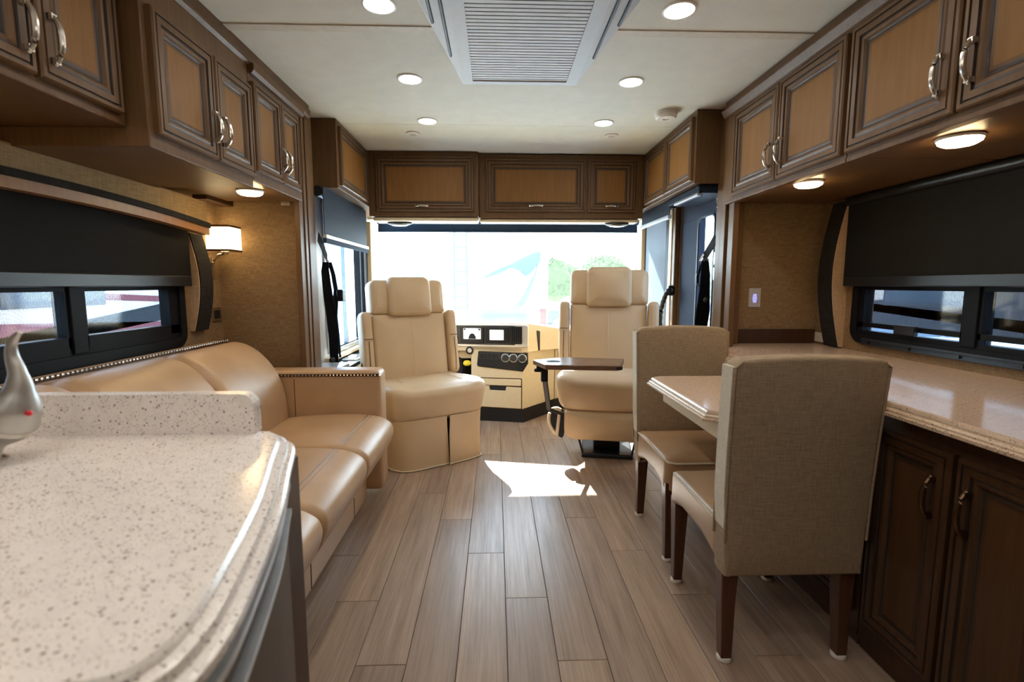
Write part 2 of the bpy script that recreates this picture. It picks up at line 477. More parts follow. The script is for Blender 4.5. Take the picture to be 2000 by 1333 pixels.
# ================================================================== STRUCTURE
CZ = 2.12
fl = struct('floor', MB().box(-1.60, 1.95, -1.4, 4.70, -0.06, -0.004), 'under')
xs0, pw, st = -0.123, 0.1557, 0.311
for i in range(-6, 11):
    xa = xs0 + i*pw; xb = xa + pw
    if xa < -1.10 or xb > 1.62: continue
    off = (2.016 - st*i) % (4*st)
    ys = [-1.4] + [off + k*4*st for k in range(-2, 4) if -1.3 < off + k*4*st < 4.6] + [4.65]
    for a, b in zip(ys[:-1], ys[1:]):
        g = 0.0010; m = MB(); c = 0.0010
        L = []
        for d, z in ((0, -0.004), (0, -c), (c, 0.0)):
            L.append([(xa+g+d, a+g+d, z), (xb-g-d, a+g+d, z), (xb-g-d, b-g-d, z), (xa+g+d, b-g-d, z)])
        m.loops(L, cap0=False)
        obj('plank', m, 'plank', fl, smooth=False)
ce = struct('ceiling', MB().box(-1.60, 1.95, -1.4, 4.70, CZ+0.006, CZ+0.05), 'ceilt')
for a, b in ((-1.4, 1.992), (2.002, 3.118), (3.121, 4.68)):
    obj('ceiling_panel', MB().box(-1.58, 1.93, a, b, CZ, CZ+0.006), 'ceil', ce, smooth=False)
obj('batten', MB().box(-1.02, 1.255, 1.972, 2.020, CZ-0.004, CZ), 'ceilt', ce, bevel=0.0035)

def wall_x(name, x0, x1, y0, y1, z0, z1, hole, mat):
    m = MB()
    if hole:
        a, b, c, d = hole
        m.box(x0, x1, y0, a, z0, z1).box(x0, x1, b, y1, z0, z1).box(x0, x1, a, b, z0, c).box(x0, x1, a, b, d, z1)
    else: m.box(x0, x1, y0, y1, z0, z1)
    return struct(name, m, mat, smooth=False)
LX, RX = -1.50, 1.83          # slide-out walls
LW, RW = -1.13, 1.36          # coach walls beside the cab
wall_x('wall_left_slide', LX-0.06, LX, -1.4, 2.81, 0, CZ, (0.55, 2.36, 0.90, 1.52), 'wallf')
wall_x('wall_right_slide', RX, RX+0.06, -1.4, 2.76, 0, CZ, (0.75, 2.40, 0.905, 1.56), 'wallf')
struct('wall_left_slide_end', MB().box(LX, -1.045, 2.75, 2.81, 0, CZ), 'wallf', smooth=False)
struct('wall_right_slide_end', MB().box(1.285, RX, 2.75, 2.80, 0, CZ), 'wallf', smooth=False)
struct('wall_back', MB().box(-1.56, 1.89, -1.46, -1.4, 0, CZ), 'wallf', smooth=False)
wall_x('wall_left', LW-0.06, LW, 2.81, 4.70, -0.06, CZ, (3.31, 4.42, 0.69, 1.80), 'white')
m = MB().box(RW, RW+0.06, 2.76, 3.05, -0.06, CZ).box(RW, RW+0.06, 3.64, 3.75, -0.06, CZ).box(RW, RW+0.06, 4.45, 4.70, -0.06, CZ)
m.box(RW, RW+0.06, 3.05, 3.64, 1.82, CZ).box(RW, RW+0.06, 3.75, 4.45, 1.82, CZ).box(RW, RW+0.06, 3.75, 4.45, -0.06, 0.74)
struct('wall_right', m, 'wood', smooth=False)
m = MB().box(LW, RW, 4.60, 4.68, -0.06, 0.76).box(LW, RW, 4.48, 4.68, 1.73, CZ)
struct('wall_front', m, 'ivory', smooth=False)
struct('trim_1', MB().box(-1.13, -1.085, 4.40, 4.60, 0.70, 1.70), 'ivory', bevel=0.01)['label'] = 'cream windshield post on driver side'
struct('trim_2', MB().box(1.315, 1.36, 4.46, 4.60, 0.70, 1.78), 'ivory', bevel=0.01)['label'] = 'cream windshield post on passenger side'
# slide-out fascia stiles
m = MB().box(-1.065, -1.035, 2.695, 2.75, 0, 2.10).box(-1.06, -1.028, 2.75, 2.785, 0, 2.10).box(-1.075, -1.045, 2.785, 2.80, 0, 2.12).box(-1.13, -1.026, 2.80, 2.90, 0, 2.12)
struct('trim_3', m, 'wood', bevel=0.004)
m = MB().box(1.255, 1.285, 2.605, 2.665, 0, 2.06).box(1.27, 1.30, 2.665, 2.70, 0, 2.10).box(1.253, 1.36, 2.70, 2.755, 0, 2.11).box(1.256, 1.36, 2.757, 2.815, 0, 2.12)
struct('trim_4', m, 'wood', bevel=0.004)
struct('trim_5', MB().box(-1.052, -1.036, 2.735, 2.752, 0.5, 1.60), 'edge', bevel=0.002)

# ================================================================== CABINETS
def door(root, fn, u0, u1, v0, v1, handle=None, s=1.0, name='door', hm='chrome', pm='woodp', fm='wood'):
    prof = [(0, 0, 0), (0, .015, 0), (.004, .020, 0), (.013, .020, 0), (.0145, .0150, 1), (.0185, .0150, 1), (.0195, .0195, 0),
            (.037, .0195, 0), (.0385, .0140, 1), (.0425, .0150, 1), (.047, .0165, 0), (.053, .0150, 0), (.0585, .0080, 0), (.0615, .0060, 1), (.066, .0060, 1)]
    m = MB(); L = []
    def rect(d, w): return [fn(u0+d, v0+d, w), fn(u1-d, v0+d, w), fn(u1-d, v1-d, w), fn(u0+d, v1-d, w)]
    for k in range(len(prof)-1):
        a, b = prof[k], prof[k+1]
        m.loops([rect(a[0]*s, a[1]), rect(b[0]*s, b[1])], b[2], False, False)
    m.add(rect(0, 0), [(0, 1, 2, 3)], 0)
    d = obj(name, m, [fm, 'glaze'], root, smooth=False)
    dp = .064*s
    m = MB(); r0 = rect(dp-.001, .0055); r1 = rect(dp+.004*s, .0070); r2 = rect(dp+.013*s, .0078)
    m.loops([r0, r1], 2, False, False); m.loops([r1, r2], 1, False, False); m.loops([r2, rect(dp+.016*s, .0079)], 0, False, True)
    obj('door_panel', m, [pm, 'wood' if pm == 'woodp' else 'wood_d', 'glaze'], d, smooth=False)
    if handle:
        kind, hu, hv, hl = handle
        pull(d, fn, kind, hu, hv, hl, mat=hm)
    return d
def pull(parent, fn, kind, hu, hv, hl, base=.019, mat='chrome'):
    m = MB(); pts = []; rr = []
    for i in range(13):
        t = i/12*2-1
        w = base + .007 + .021*(1-abs(t)**2.6)
        pts.append(fn(hu, hv+t*hl/2, w) if kind == 'v' else fn(hu+t*hl/2, hv, w))
        rr.append(.0052+.0022*(1-t*t))
    m.tube(pts, rr, 10)
    for sgn in (-1, 1):
        a = (hu, hv+sgn*hl*.43) if kind == 'v' else (hu+sgn*hl*.43, hv)
        P = [fn(a[0]+du, a[1]+dv, w) for w in (base-.004, base+.016) for du, dv in ((-.007, -.007), (.007, -.007), (.007, .007), (-.007, .007))]
        m.add(P, [(0,1,2,3),(4,5,6,7),(0,1,5,4),(1,2,6,5),(2,3,7,6),(3,0,4,7)])
    return obj('handle', m, mat, parent)
FL = lambda x: (lambda u, v, w: (x+w, u, v))        # face looking +x, u = y, v = z
FR = lambda x: (lambda u, v, w: (x-w, u, v))        # face looking -x
FF = lambda y: (lambda u, v, w: (u, y-w, v))        # face looking at the camera (-y), u = x
GO = 'upper wall cabinets'
# left slide, deep pair
r = thing('overhead_cabinet', 'deepest brown overhead cabinet above the sofa, two doors with bow pulls', 'cabinet', (-1.25, 1.86, 1.56), 0, GO)
obj('body', MB().box(-1.498, -1.01, 1.53, 2.154, 1.56, 2.118), 'wood', r, bevel=0.004)
f = FL(-1.01)
door(r, f, 1.555, 1.868, 1.603, 1.965, ('v', 1.842, 1.71, .105))
door(r, f, 1.876, 2.145, 1.603, 1.965, ('v', 1.902, 1.71, .105))
# left slide, shallower pair by the column
r = thing('overhead_cabinet', 'small brown two-door overhead cabinet between deep cabinet and left column', 'cabinet', (-1.25, 2.42, 1.60), 0, GO)
obj('body', MB().box(-1.498, -1.012, 2.158, 2.690, 1.592, 2.118), 'wood', r, bevel=0.004)
f = FL(-1.012)
door(r, f, 2.168, 2.424, 1.632, 1.992, ('v', 2.400, 1.735, .105), .85)
door(r, f, 2.432, 2.640, 1.632, 1.992, ('v', 2.456, 1.735, .105), .85)
# kitchen side pair nearest the camera
r = thing('overhead_cabinet', 'brown overhead cabinet nearest the kitchen counter, set back and raised from its neighbour', 'cabinet', (-1.28, 0.76, 1.61), 0, GO)
obj('body', MB().box(-1.498, -1.07, 0.2, 1.528, 1.613, 2.118), 'wood', r, bevel=0.004)
f = FL(-1.07)
door(r, f, 1.243, 1.500, 1.640, 1.990, ('v', 1.272, 1.735, .115))
door(r, f, 0.930, 1.233, 1.640, 1.990, ('v', 1.204, 1.735, .115))
door(r, f, 0.620, 0.920, 1.640, 1.990, ('v', 0.890, 1.735, .115))
# crown moulding on both sides
P = [(-1.03, 2.050), (-1.008, 2.050), (-.998, 2.062), (-.998, 2.072), (-1.005, 2.080), (-1.005, 2.119), (-1.03, 2.119)]
m = MB().prism(P, XZ, 1.53, 2.82)
P = [(-1.03, 2.020), (-0.995, 2.020), (-0.986, 2.034), (-0.986, 2.060), (-1.03, 2.06)]
m.prism(P, XZ, 2.16, 2.70)
struct('trim_6', m, 'wood', smooth=False)
P = [(1.27, 2.028), (1.232, 2.028), (1.222, 2.036), (1.206, 2.064), (1.206, 2.072), (1.222, 2.078), (1.232, 2.119), (1.27, 2.119)]
struct('trim_7', MB().prism(P, XZ, -0.6, 2.70), 'wood', smooth=False)
# right slide
for ya, yb, lab, ds, s in ((1.752, 2.690, 'brown two-door overhead cabinet beside the right column, lit puck light beneath', ((2.178, 2.572, 2.215), (1.765, 2.168, 2.130)), 1.0),
                        (0.900, 1.748, 'brown two-door overhead cabinet above the buffet counter, nearest on the right', ((1.332, 1.742, 1.372), (0.915, 1.322, 1.282)), 1.05)):
    r = thing('overhead_cabinet', lab, 'cabinet', (1.53, (ya+yb)/2, 1.585), 0, GO)
    m = MB().box(1.235, 1.828, ya, yb, 1.600, 2.118).box(1.232, 1.27, ya, yb, 1.585, 1.602)
    obj('body', m, 'wood', r, bevel=0.003)
    f = FR(1.235)
    for a, b, h in ds: door(r, f, a, b, 1.613, 2.020, ('v', h, 1.725, .11), s)
r = thing('overhead_cabinet', 'brown overhead cabinet at the top right edge, out over the near counter end', 'cabinet', (1.53, 0.6, 1.585), 0, GO)
obj('body', MB().box(1.235, 1.828, 0.1, 0.896, 1.585, 2.118), 'wood', r, bevel=0.003)
door(r, FR(1.235), 0.50, 0.89, 1.613, 2.02, ('v', 0.53, 1.725, .11))
# cab side cabinets
r = thing('overhead_cabinet', 'brown one-door cabinet over the driver side window', 'cabinet', (-1.03, 3.37, 1.725), 0, GO)
obj('body', MB().box(-1.128, -0.925, 3.015, 4.30, 1.725, 2.118), 'wood', r, bevel=0.003)
door(r, FL(-0.925), 3.05, 3.655, 1.745, 2.085, None, .75)
r = thing('overhead_cabinet', 'brown two-door cabinet over the entry door, smoke detector before it', 'cabinet', (1.24, 3.28, 1.72), 0, GO)
obj('body', MB().box(1.115, 1.358, 2.80, 4.30, 1.722, 2.118), 'wood', r, bevel=0.003)
door(r, FR(1.115), 2.825, 3.245, 1.740, 2.085, None, .75)
door(r, FR(1.115), 3.258, 3.690, 1.740, 2.085, None, .75)
# cab front cabinets
r = thing('overhead_cabinet', 'brown lift-up cabinet over the left half of the windshield', 'cabinet', (-0.52, 3.9, 1.655), 0, GO)
obj('body', MB().box(-0.922, -0.122, 3.715, 3.98, 1.655, 2.118), 'wood', r, bevel=0.003)
door(r, FF(3.715), -0.865, -0.158, 1.690, 2.080, ('h', -0.535, 1.727, .095))
r = thing('overhead_cabinet', 'brown cabinet over the right half of the windshield, wide and narrow doors', 'cabinet', (0.5, 3.9, 1.655), 0, GO)
obj('body', MB().box(-0.120, 1.112, 3.755, 3.98, 1.652, 2.112), 'wood', r, bevel=0.003)
door(r, FF(3.755), -0.068, 0.672, 1.695, 2.075, ('h', 0.302, 1.737, .10))
door(r, FF(3.755), 0.690, 1.045, 1.695, 2.075, ('h', 0.868, 1.737, .09))
m = MB().box(-0.90, -0.125, 3.73, 3.90, 1.624, 1.654).box(-0.115, 1.09, 3.775, 3.90, 1.624, 1.651)
struct('trim_8', m, 'ivory', bevel=0.012)
for x, lab in ((-0.72, 'oval map light under the left windshield cabinet'), (0.93, 'oval map light under the right windshield cabinet')):
    r = thing('map_light', lab, 'light', (x, 3.815, 1.624))
    obj('bezel', MB().lathe([(.10, 0), (.105, -.010), (.080, -.020)], (0, 0, 0), 24).warp(lambda a, b, c: (a*.9, b*.5, c)), 'black', r, local=True)
    obj('lens', MB().lathe([(.075, -.016), (.060, -.026), (.02, -.030)], (0, 0, 0), 20).warp(lambda a, b, c: (a*.9, b*.45, c)), 'silver', r, local=True)
# wood shelf strip and scribe blocks under the left cabinets
struct('trim_9', MB().box(-1.47, -1.40, 2.50, 2.745, 1.572, 1.600), 'wood_d', bevel=0.003)

# ================================================================== LIGHTS
GD = 'recessed ceiling downlights'
def downlight(x, y, lab):
    r = thing('downlight', lab, 'light', (x, y, CZ), 0, GD)
    obj('trim_ring', MB().lathe([(.050, 0), (.060, 0), (.060, -.004), (.052, -.006), (.050, -.004)], (0, 0, 0), 28), 'white', r, local=True)
    obj('lens', MB().lathe([(.051, -.001), (.048, -.0055), (.001, -.0065)], (0, 0, 0), 28), 'lamp', r, local=True)
for y, nm in ((1.83, 'nearest the air conditioner sides'), (2.45, 'level with the grille end'), (3.05, 'farthest from the camera')):
    for x, sd in ((-0.398, 'left'), (0.65, 'right')):
        downlight(x, y, 'lit round ceiling downlight of the %s row, %s' % (sd, nm))
for x, y, w in ((-0.398, 1.21, 'over the counter end'), (0.65, 1.21, 'over the near dining chair'), (-0.398, 0.55, 'over the kitchen aisle edge'), (0.65, 0.55, 'opposite the kitchen'),
                (-0.398, -0.1, 'behind the camera, kitchen side'), (0.65, -0.1, 'behind the camera, buffet side'), (-0.85, 0.45, 'over the kitchen countertop'), (-0.85, -0.2, 'over the kitchen sink side'),
                (-0.398, -0.75, 'far behind the camera, kitchen side'), (0.65, -0.75, 'far behind the camera, buffet side')):
    downlight(x, y, 'lit round ceiling downlight added out of view, ' + w)  # assumed unseen lamps continuing the rows, added to light the near room
for x, sd in ((-0.525, 'left'), (0.755, 'right')):
    r = thing('ceiling_speaker', 'small unlit round ceiling speaker near the windshield, %s one' % sd, 'speaker', (x, 3.30, CZ), 0, 'ceiling speakers')
    obj('rim', MB().lathe([(.045, 0), (.046, -.006), (.036, -.009)], (0, 0, 0), 24), 'white', r, local=True)
    obj('cone', MB().lathe([(.035, -.004), (.02, -.010), (.002, -.011)], (0, 0, 0), 20), 'acm', r, local=True)
def puck(x, y, z, lab):
    r = thing('puck_light', lab, 'light', (x, y, z), 0, 'under-cabinet puck lights')
    obj('rim', MB().lathe([(.056, 0), (.060, -.004), (.056, -.010)], (0, 0, 0), 28), 'white', r, local=True)
    obj('lens', MB().lathe([(.056, -.006), (.052, -.017), (.040, -.024), (.001, -.027)], (0, 0, 0), 28), 'lampu', r, local=True)
puck(1.395, 1.49, 1.600, 'lit puck light under the nearest right overhead cabinet')
puck(1.350, 2.14, 1.600, 'lit puck light over the far end of the buffet counter')
puck(-1.13, 2.37, 1.592, 'lit puck light under the small cabinet left of the column')
puck(-1.30, 1.02, 1.613, 'lit puck light under the kitchen side overhead cabinet')
# smoke detector
r = thing('smoke_detector', 'round cream smoke detector on the ceiling before the entry door cabinet', 'smoke detector', (0.962, 2.86, CZ))
obj('base', MB().lathe([(.062, 0), (.062, -.014), (.058, -.016)], (0, 0, 0), 30), 'white', r, local=True)
obj('cover', MB().lathe([(.058, -.014), (.058, -.030), (.050, -.037), (.018, -.038), (.016, -.034), (.001, -.034)], (0, 0, 0), 30), 'white', r, local=True)
# roof air conditioner
r = thing('air_conditioner', 'grey ceiling air conditioner shroud with slatted return grille', 'air conditioner', (0.11, 1.5, CZ))
cx0, cx1, ye, yn, zb = -0.147, 0.372, 2.355, 0.66, 2.062
gx0, gx1, gy0, gy1 = -0.098, 0.322, 0.82, 2.322
m = MB()
m.box(cx0, gx0, yn, ye, zb, zb+.03).box(gx1, cx1, yn, ye, zb, zb+.03).box(gx0, gx1, gy1, ye, zb, zb+.03).box(gx0, gx1, yn, gy0, zb, zb+.03)
m.box(cx0+.01, cx1-.01, yn+.01, ye-.004, zb+.03, CZ-.001)
obj('shroud', m, 'acm', r, smooth=False)
obj('grille_back', MB().box(gx0, gx1, gy0, gy1, zb+.022, zb+.029), 'dark', r, smooth=False)
for s, xa in ((-1, cx0), (1, cx1)):
    m = MB()
    V = [(xa, ye, zb+.006), (xa, yn, zb+.006), (xa+s*.185, 1.25, CZ-.022), (xa+s*.185, 1.10, CZ-.022), (xa, ye, CZ-.001), (xa, yn, CZ-.001), (xa+s*.200, 1.25, CZ-.001), (xa+s*.200, 1.10, CZ-.001)]
    m.add(V, [(0, 2, 3, 1), (4, 5, 7, 6), (0, 4, 6, 2), (2, 6, 7, 3), (3, 7, 5, 1), (0, 1, 5, 4)])
    w = obj('side_wing', m, 'acm', r, smooth=False)
    for k, (t, ya) in enumerate(((.030, 2.10), (.072, 1.86), (.135, 1.58))):
        q = lambda tt, yy: (xa+s*tt, yy, zb+.006+(CZ-.022-zb-.006)*tt/.185)
        a = MB(); z = q(t, 0)[2]-.0015
        a.tube([(xa+s*t, ya, z), (xa+s*t, 0.9, z)], .0062, 6)
        vv = obj('vent_slot', a, 'rail', w)
proto = None; n = 0
y = gy1-.008
while y > gy0:
    if proto is None:
        m = MB(); yy = 0
        m.prism([(-.0090, 0.0), (.0085, 0.0), (.0105, .004), (-.007, .004)], lambda u, v, w: (w, u, v), gx0, gx1)
        me_o = obj('slat', m, 'acs', r, local=False, smooth=False)
        # the mesh is built at y=z=0: move it through its local offset
        proto = me_o; inv = root_matrix(r)
        me_o.location = (0, y, zb+.004)
    else:
        c = proto.copy(); COL.objects.link(c); c.parent = r; c.location = (0, y, zb+.004)
    y -= .0235
# ================================================================== WINDOWS
def frame_x(m, x0, x1, y0, y1, z0, z1, t, r=0.05, mi=0):
    """rounded rectangular frame in a wall plane x = const"""
    o = rrect(y0, y1, z0, z1, r, 5); i = rrect(y0+t, y1-t, z0+t, z1-t, max(r-t, .008), 5)
    m.loops([[(x0, a, b) for a, b in i], [(x0, a, b) for a, b in o], [(x1, a, b) for a, b in o], [(x1, a, b) for a, b in i], [(x0, a, b) for a, b in i]], mi, False, False)
    return m
def side_window(name, xin, sgn, y0, y1, z0, z1, panes, pane_mat, sill, slit=False):
    """window of a slide-out; sgn +1 when the room lies towards +x"""
    m = MB(); xa, xb = xin+sgn*.012, xin-sgn*.05
    frame_x(m, min(xa, xb), max(xa, xb), y0, y1, z0, z1, .045, .07)
    w = struct(name, m, 'frame', bevel=0.003)
    X = lambda p, q: (min(xin+sgn*p, xin+sgn*q), max(xin+sgn*p, xin+sgn*q))
    pa, pb = X(-.044, .002)
    lo = min(p[2] for p in panes); hi = max(p[3] for p in panes)
    edges = [y0+.02] + [v for p in panes for v in p[:2]] + [y1-.02]
    m = MB().box(pa, pb, y0+.02, y1-.02, hi, z1-.02).box(pa, pb, y0+.02, y1-.02, z0+.02, lo-(slit and .040 or 0))
    if slit: m.box(pa, pb, y0+.02, y1-.02, lo-.022, lo)
    for k in range(0, len(edges), 2): m.box(pa, pb, edges[k], edges[k+1], lo-.04, hi)
    obj('sash_panel', m, 'frame', w)
    for k in range(len(panes)-1):
        qa, qb = X(-.02, .010)
        a, b = panes[k][1], panes[k+1][0]
        obj('mullion', MB().box(qa, qb, a+.012, b-.012, z0+.05, z1-.04), 'frame', w, bevel=0.003)
    for a, b, c, d in panes:
        qa, qb = X(-.020, -.016)
        obj('pane', MB().box(qa, qb, a-.005, b+.005, c-.005, d+.005), pane_mat, w, smooth=False)
        if slit: obj('slit_pane', MB().box(qa, qb, a, b, c-.042, c-.020), 'slideg', w, smooth=False)
    m = MB().box(min(xin, xin+sgn*.022), max(xin, xin+sgn*.022), y0+.05, y1-.10, sill-.016, sill+.016)
    m.box(min(xin, xin+sgn*.028), max(xin, xin+sgn*.028), y0+.05, y1-.10, sill+.003, sill+.008)
    rl = obj('lower_rail', m, 'rail', w, bevel=0.002)
    k = y0+.18
    while k < y1-.12:
        obj('rail_clip', MB().box(min(xin+sgn*.02, xin+sgn*.031), max(xin+sgn*.02, xin+sgn*.031), k-.007, k+.007, sill-.008, sill+.006), 'black', rl)
        k += .235
    return w
w4 = side_window('window_4', LX, 1, 0.55, 2.42, 0.862, 1.53, ((0.66, 1.16, .972, 1.134), (1.25, 1.765, .972, 1.134), (1.852, 2.315, .972, 1.134)), 'scrL', 0.845)
w5 = side_window('window_5', RX, -1, 0.72, 2.46, 0.868, 1.57, ((0.80, 1.225, .972, 1.128), (1.29, 1.785, .972, 1.128), (1.868, 2.385, .972, 1.132)), 'scrR', 0.880, True)
obj('window_latch', MB().box(RX-.03, RX-.008, 2.05, 2.16, 0.935, 0.978), 'black', w5, bevel=0.004)
# shades over the slide-out windows
def shade_set(name, lab, xin, sgn, y0, y1, ztop, zbar, cat='shade'):
    r = thing(name, lab, cat, (xin+sgn*.05, (y0+y1)/2, zbar))
    X = lambda a, b: (min(xin+sgn*a, xin+sgn*b), max(xin+sgn*a, xin+sgn*b))
    m = MB(); xa, xb = X(.030, .034)
    m.box(xa, xb, y0, y1, zbar+.04, ztop)
    obj('shade_cloth', m, 'shade', r, smooth=False)
    xa, xb = X(.022, .040)
    hb = MB().box(xa, xb, y0+.005, y1-.005, zbar, zbar+.048)
    obj('hem_bar', hb, 'black', r, bevel=0.004)
    m = MB().tube([(xin+sgn*.035, y0, ztop), (xin+sgn*.035, y1, ztop)], .022, 12)
    obj('roller', m, 'black', r)
    return r
shade_set('roller_shade', 'black roller shade drawn halfway over the window above the sofa', LX, 1, 0.55, 2.44, 1.53, 1.150)
shade_set('roller_shade', 'black roller shade drawn over the window behind the buffet counter', RX, -1, 0.70, 2.50, 1.575, 1.150)
# arched valance box over the left window
r = thing('window_valance', 'arched tan fabric valance with black band and wood edge over the sofa window', 'valance', (-1.45, 1.60, 1.45))
y0, y1 = 0.50, 2.50
def arch(y): t = (y-1.62)/.90; return 0.040*(1-min(1, t*t))
N = 30
def band(xa, xb, zlo, zhi, top_arch=True):
    m = MB(); L = []
    for i in range(N+1):
        y = y0+(y1-y0)*i/N; a = arch(y)
        L.append([(xa, y, zlo+a), (xb, y, zlo+a), (xb, y, zhi+(a*.3 if zhi > 1.5 else a)), (xa, y, zhi+(a*.3 if zhi > 1.5 else a))])
    return m.loops(L)
obj('fabric_face', band(LX+.062, -1.405, 1.452, 1.556), 'val', r, smooth=False)
obj('black_band', band(LX+.062, -1.390, 1.430, 1.454), 'dcloth', r, smooth=False)
obj('wood_edge', band(LX+.062, -1.398, 1.396, 1.431), 'edge', r, smooth=False)
# side panels (cornice legs)
def side_panel(lab, xin, sgn, yn, yf, z0, z1, bul):
    r = thing('window_side_panel', lab, 'window panel', (xin+sgn*.03, (yn+yf)/2, z0))
    P = []; n = 16
    for i in range(n+1):
        t = i/n; z = z0+(z1-z0)*t
        P.append((sgn*(.022+bul*math.sin(math.pi*t)), z))
    poly = [(0, z0), *P, (0, z1)]
    obj('side_face', MB().prism(poly, lambda u, v, w: (xin+u, w, v), yn, yn+.006), 'pan', r, smooth=False)
    obj('front_face', MB().prism([(u+ (sgn*.006 if 0 < k <= n+1 else 0), v) for k, (u, v) in enumerate(poly)], lambda u, v, w: (xin+u, w, v), yn+.006, yf), 'dcloth', r, smooth=False)
side_panel('bowed side panel right of the sofa window, tan edge and charcoal front', LX, 1, 2.455, 2.565, 0.93, 1.405, .038)
side_panel('bowed side panel standing on the buffet counter, tan edge and black front', RX, -1, 2.515, 2.625, 0.830, 1.585, .058)

# windshield
w1 = struct('window_1', MB().box(-1.09, 1.33, 4.60, 4.66, 0.74, 0.775), 'black', bevel=0.004)
m = MB(); L = []
for i in range(13):
    x = -1.09+2.42*i/12; bow = .10*(1-((x-.12)/1.21)**2)
    L.append([(x, 4.60+bow, .77), (x, 4.53+bow, 1.88), (x, 4.535+bow, 1.88), (x, 4.605+bow, .77)])
m.loops(L)
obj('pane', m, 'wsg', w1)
obj('windshield_gasket', MB().box(-1.10, 1.34, 4.56, 4.60, 1.80, 1.90), 'black', w1)
r = thing('windshield_shade', 'navy shade rolled up along the top of the windshield', 'shade', (0.11, 4.42, 1.65))
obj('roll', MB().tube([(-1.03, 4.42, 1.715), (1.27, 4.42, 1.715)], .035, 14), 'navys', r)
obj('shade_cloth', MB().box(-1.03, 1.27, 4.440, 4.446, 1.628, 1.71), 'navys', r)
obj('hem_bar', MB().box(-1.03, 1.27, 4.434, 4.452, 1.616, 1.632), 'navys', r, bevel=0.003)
# driver's window
m = MB(); frame_x(m, LW-.05, LW+.012, 3.30, 4.43, .68, 1.81, .028, .09)
w2 = struct('window_2', m, 'alum', bevel=0.003)
m = MB(); frame_x(m, LW-.052, LW+.004, 3.325, 4.405, .705, 1.785, .014, .07)
obj('gasket', m, 'black', w2)
m = MB().box(LW-.03, LW-.002, 3.775, 3.815, .71, 1.78)
obj('mullion', m, 'alum', w2, bevel=0.003)
m = MB().box(LW-.045, LW+.006, 4.16, 4.20, .71, 1.78).box(LW-.045, LW+.010, 4.28, 4.405, .71, 1.78)
obj('sash_rail', m, 'frame', w2, bevel=0.004)
obj('pane', MB().box(LW-.022, LW-.018, 3.33, 3.79, .71, 1.78), 'sideg', w2, smooth=False)
obj('pane', MB().box(LW-.034, LW-.030, 3.56, 3.80, .71, 1.78), 'slideg', w2, smooth=False)
obj('pane', MB().box(LW-.022, LW-.018, 3.80, 4.30, .71, 1.78), 'sideg', w2, smooth=False)
obj('sill', MB().box(LW, LW+.05, 3.25, 4.40, .645, .672), 'ivory', w2, bevel=0.006)
r = thing('roller_shade', 'blue-black roller shade half lowered over the driver window', 'shade', (-.985, 3.4, 1.45))
SX = -.985
obj('shade_cloth', MB().box(SX-.002, SX+.002, 2.925, 3.86, 1.445, 1.715), 'navy', r, smooth=False)
obj('hem_bar', MB().box(SX-.012, SX+.014, 2.92, 3.87, 1.425, 1.447), 'alum', r, bevel=0.004)
obj('hem_slot', MB().box(SX-.008, SX+.010, 2.92, 3.87, 1.398, 1.425), 'navyl', r, bevel=0.002)
obj('roller', MB().tube([(SX-.03, 2.92, 1.69), (SX-.03, 3.86, 1.69)], .03, 12), 'black', r)
# passenger window
m = MB(); frame_x(m, RW-.012, RW+.05, 3.74, 4.46, .72, 1.82, .03, .05)
w3 = struct('window_3', m, 'frame', bevel=0.003)
obj('pane', MB().box(RW+.02, RW+.024, 3.76, 4.44, .74, 1.80), 'doorg', w3, smooth=False)
m = MB().box(RW-.02, RW+.02, 3.735, 3.775, .74, 1.82)
obj('jamb', m, 'frame', w3)
obj('jamb_cover', MB().box(RW-.030, RW+.02, 3.765, 3.86, .74, 1.70), 'frame', w3)
obj('solar_screen', MB().box(RW-.010, RW-.006, 3.80, 4.45, .78, 1.70), 'solar', w3, smooth=False)
r = thing('roller_shade', 'short navy roller shade at the top of the passenger window', 'shade', (1.17, 3.6, 1.60))
obj('shade_cloth', MB().box(1.166, 1.170, 3.330, 3.960, 1.62, 1.718), 'navy', r, smooth=False)
obj('hem_bar', MB().box(1.156, 1.182, 3.330, 3.965, 1.596, 1.622), 'alum', r, bevel=0.004)
obj('roller', MB().tube([(1.195, 3.33, 1.69), (1.195, 3.96, 1.69)], .025, 14), 'navy', r)
# entry door
m = MB().box(RW+.01, RW+.055, 3.06, 3.63, -.05, .78).box(RW+.01, RW+.055, 3.06, 3.63, 1.60, 1.82).box(RW+.01, RW+.055, 3.325, 3.63, .78, 1.60).box(RW+.01, RW+.055, 3.06, 3.085, .78, 1.60)
d1 = struct('door_1', m, 'navyl', bevel=0.003)
m = MB(); frame_x(m, RW+.004, RW+.02, 3.075, 3.340, .77, 1.605, .012, .05)
obj('glass_frame', m, 'rail', d1)
obj('pane', MB().box(RW+.03, RW+.034, 3.08, 3.33, .78, 1.60), 'doorg', d1, smooth=False)
r = thing('roller_shade', 'black rolled-up shade above the entry door glass', 'shade', (1.2, 3.0, 1.63))
obj('housing', MB().box(1.150, 1.352, 2.82, 3.32, 1.674, 1.718), 'navy', r, bevel=.008)
obj('hem_bar', MB().box(1.146, 1.172, 2.83, 3.20, 1.660, 1.675), 'alum', r, bevel=0.003)
m = MB().box(1.325, RW, 3.645, 3.70, 0, 1.80)
struct('trim_10', m, 'wood', bevel=0.008)
struct('trim_11', MB().box(1.318, RW+.002, 3.703, 3.760, 0, 1.80), 'ivory', bevel=0.003)
r = thing('speaker_grille', 'round speaker ring on the wall between entry door and right column', 'speaker', (1.345, 2.95, 1.66))
m = MB().box(-.006, .015, -.055, .055, -.075, .075)
obj('backplate', m, 'black', r, local=True, bevel=0.004)
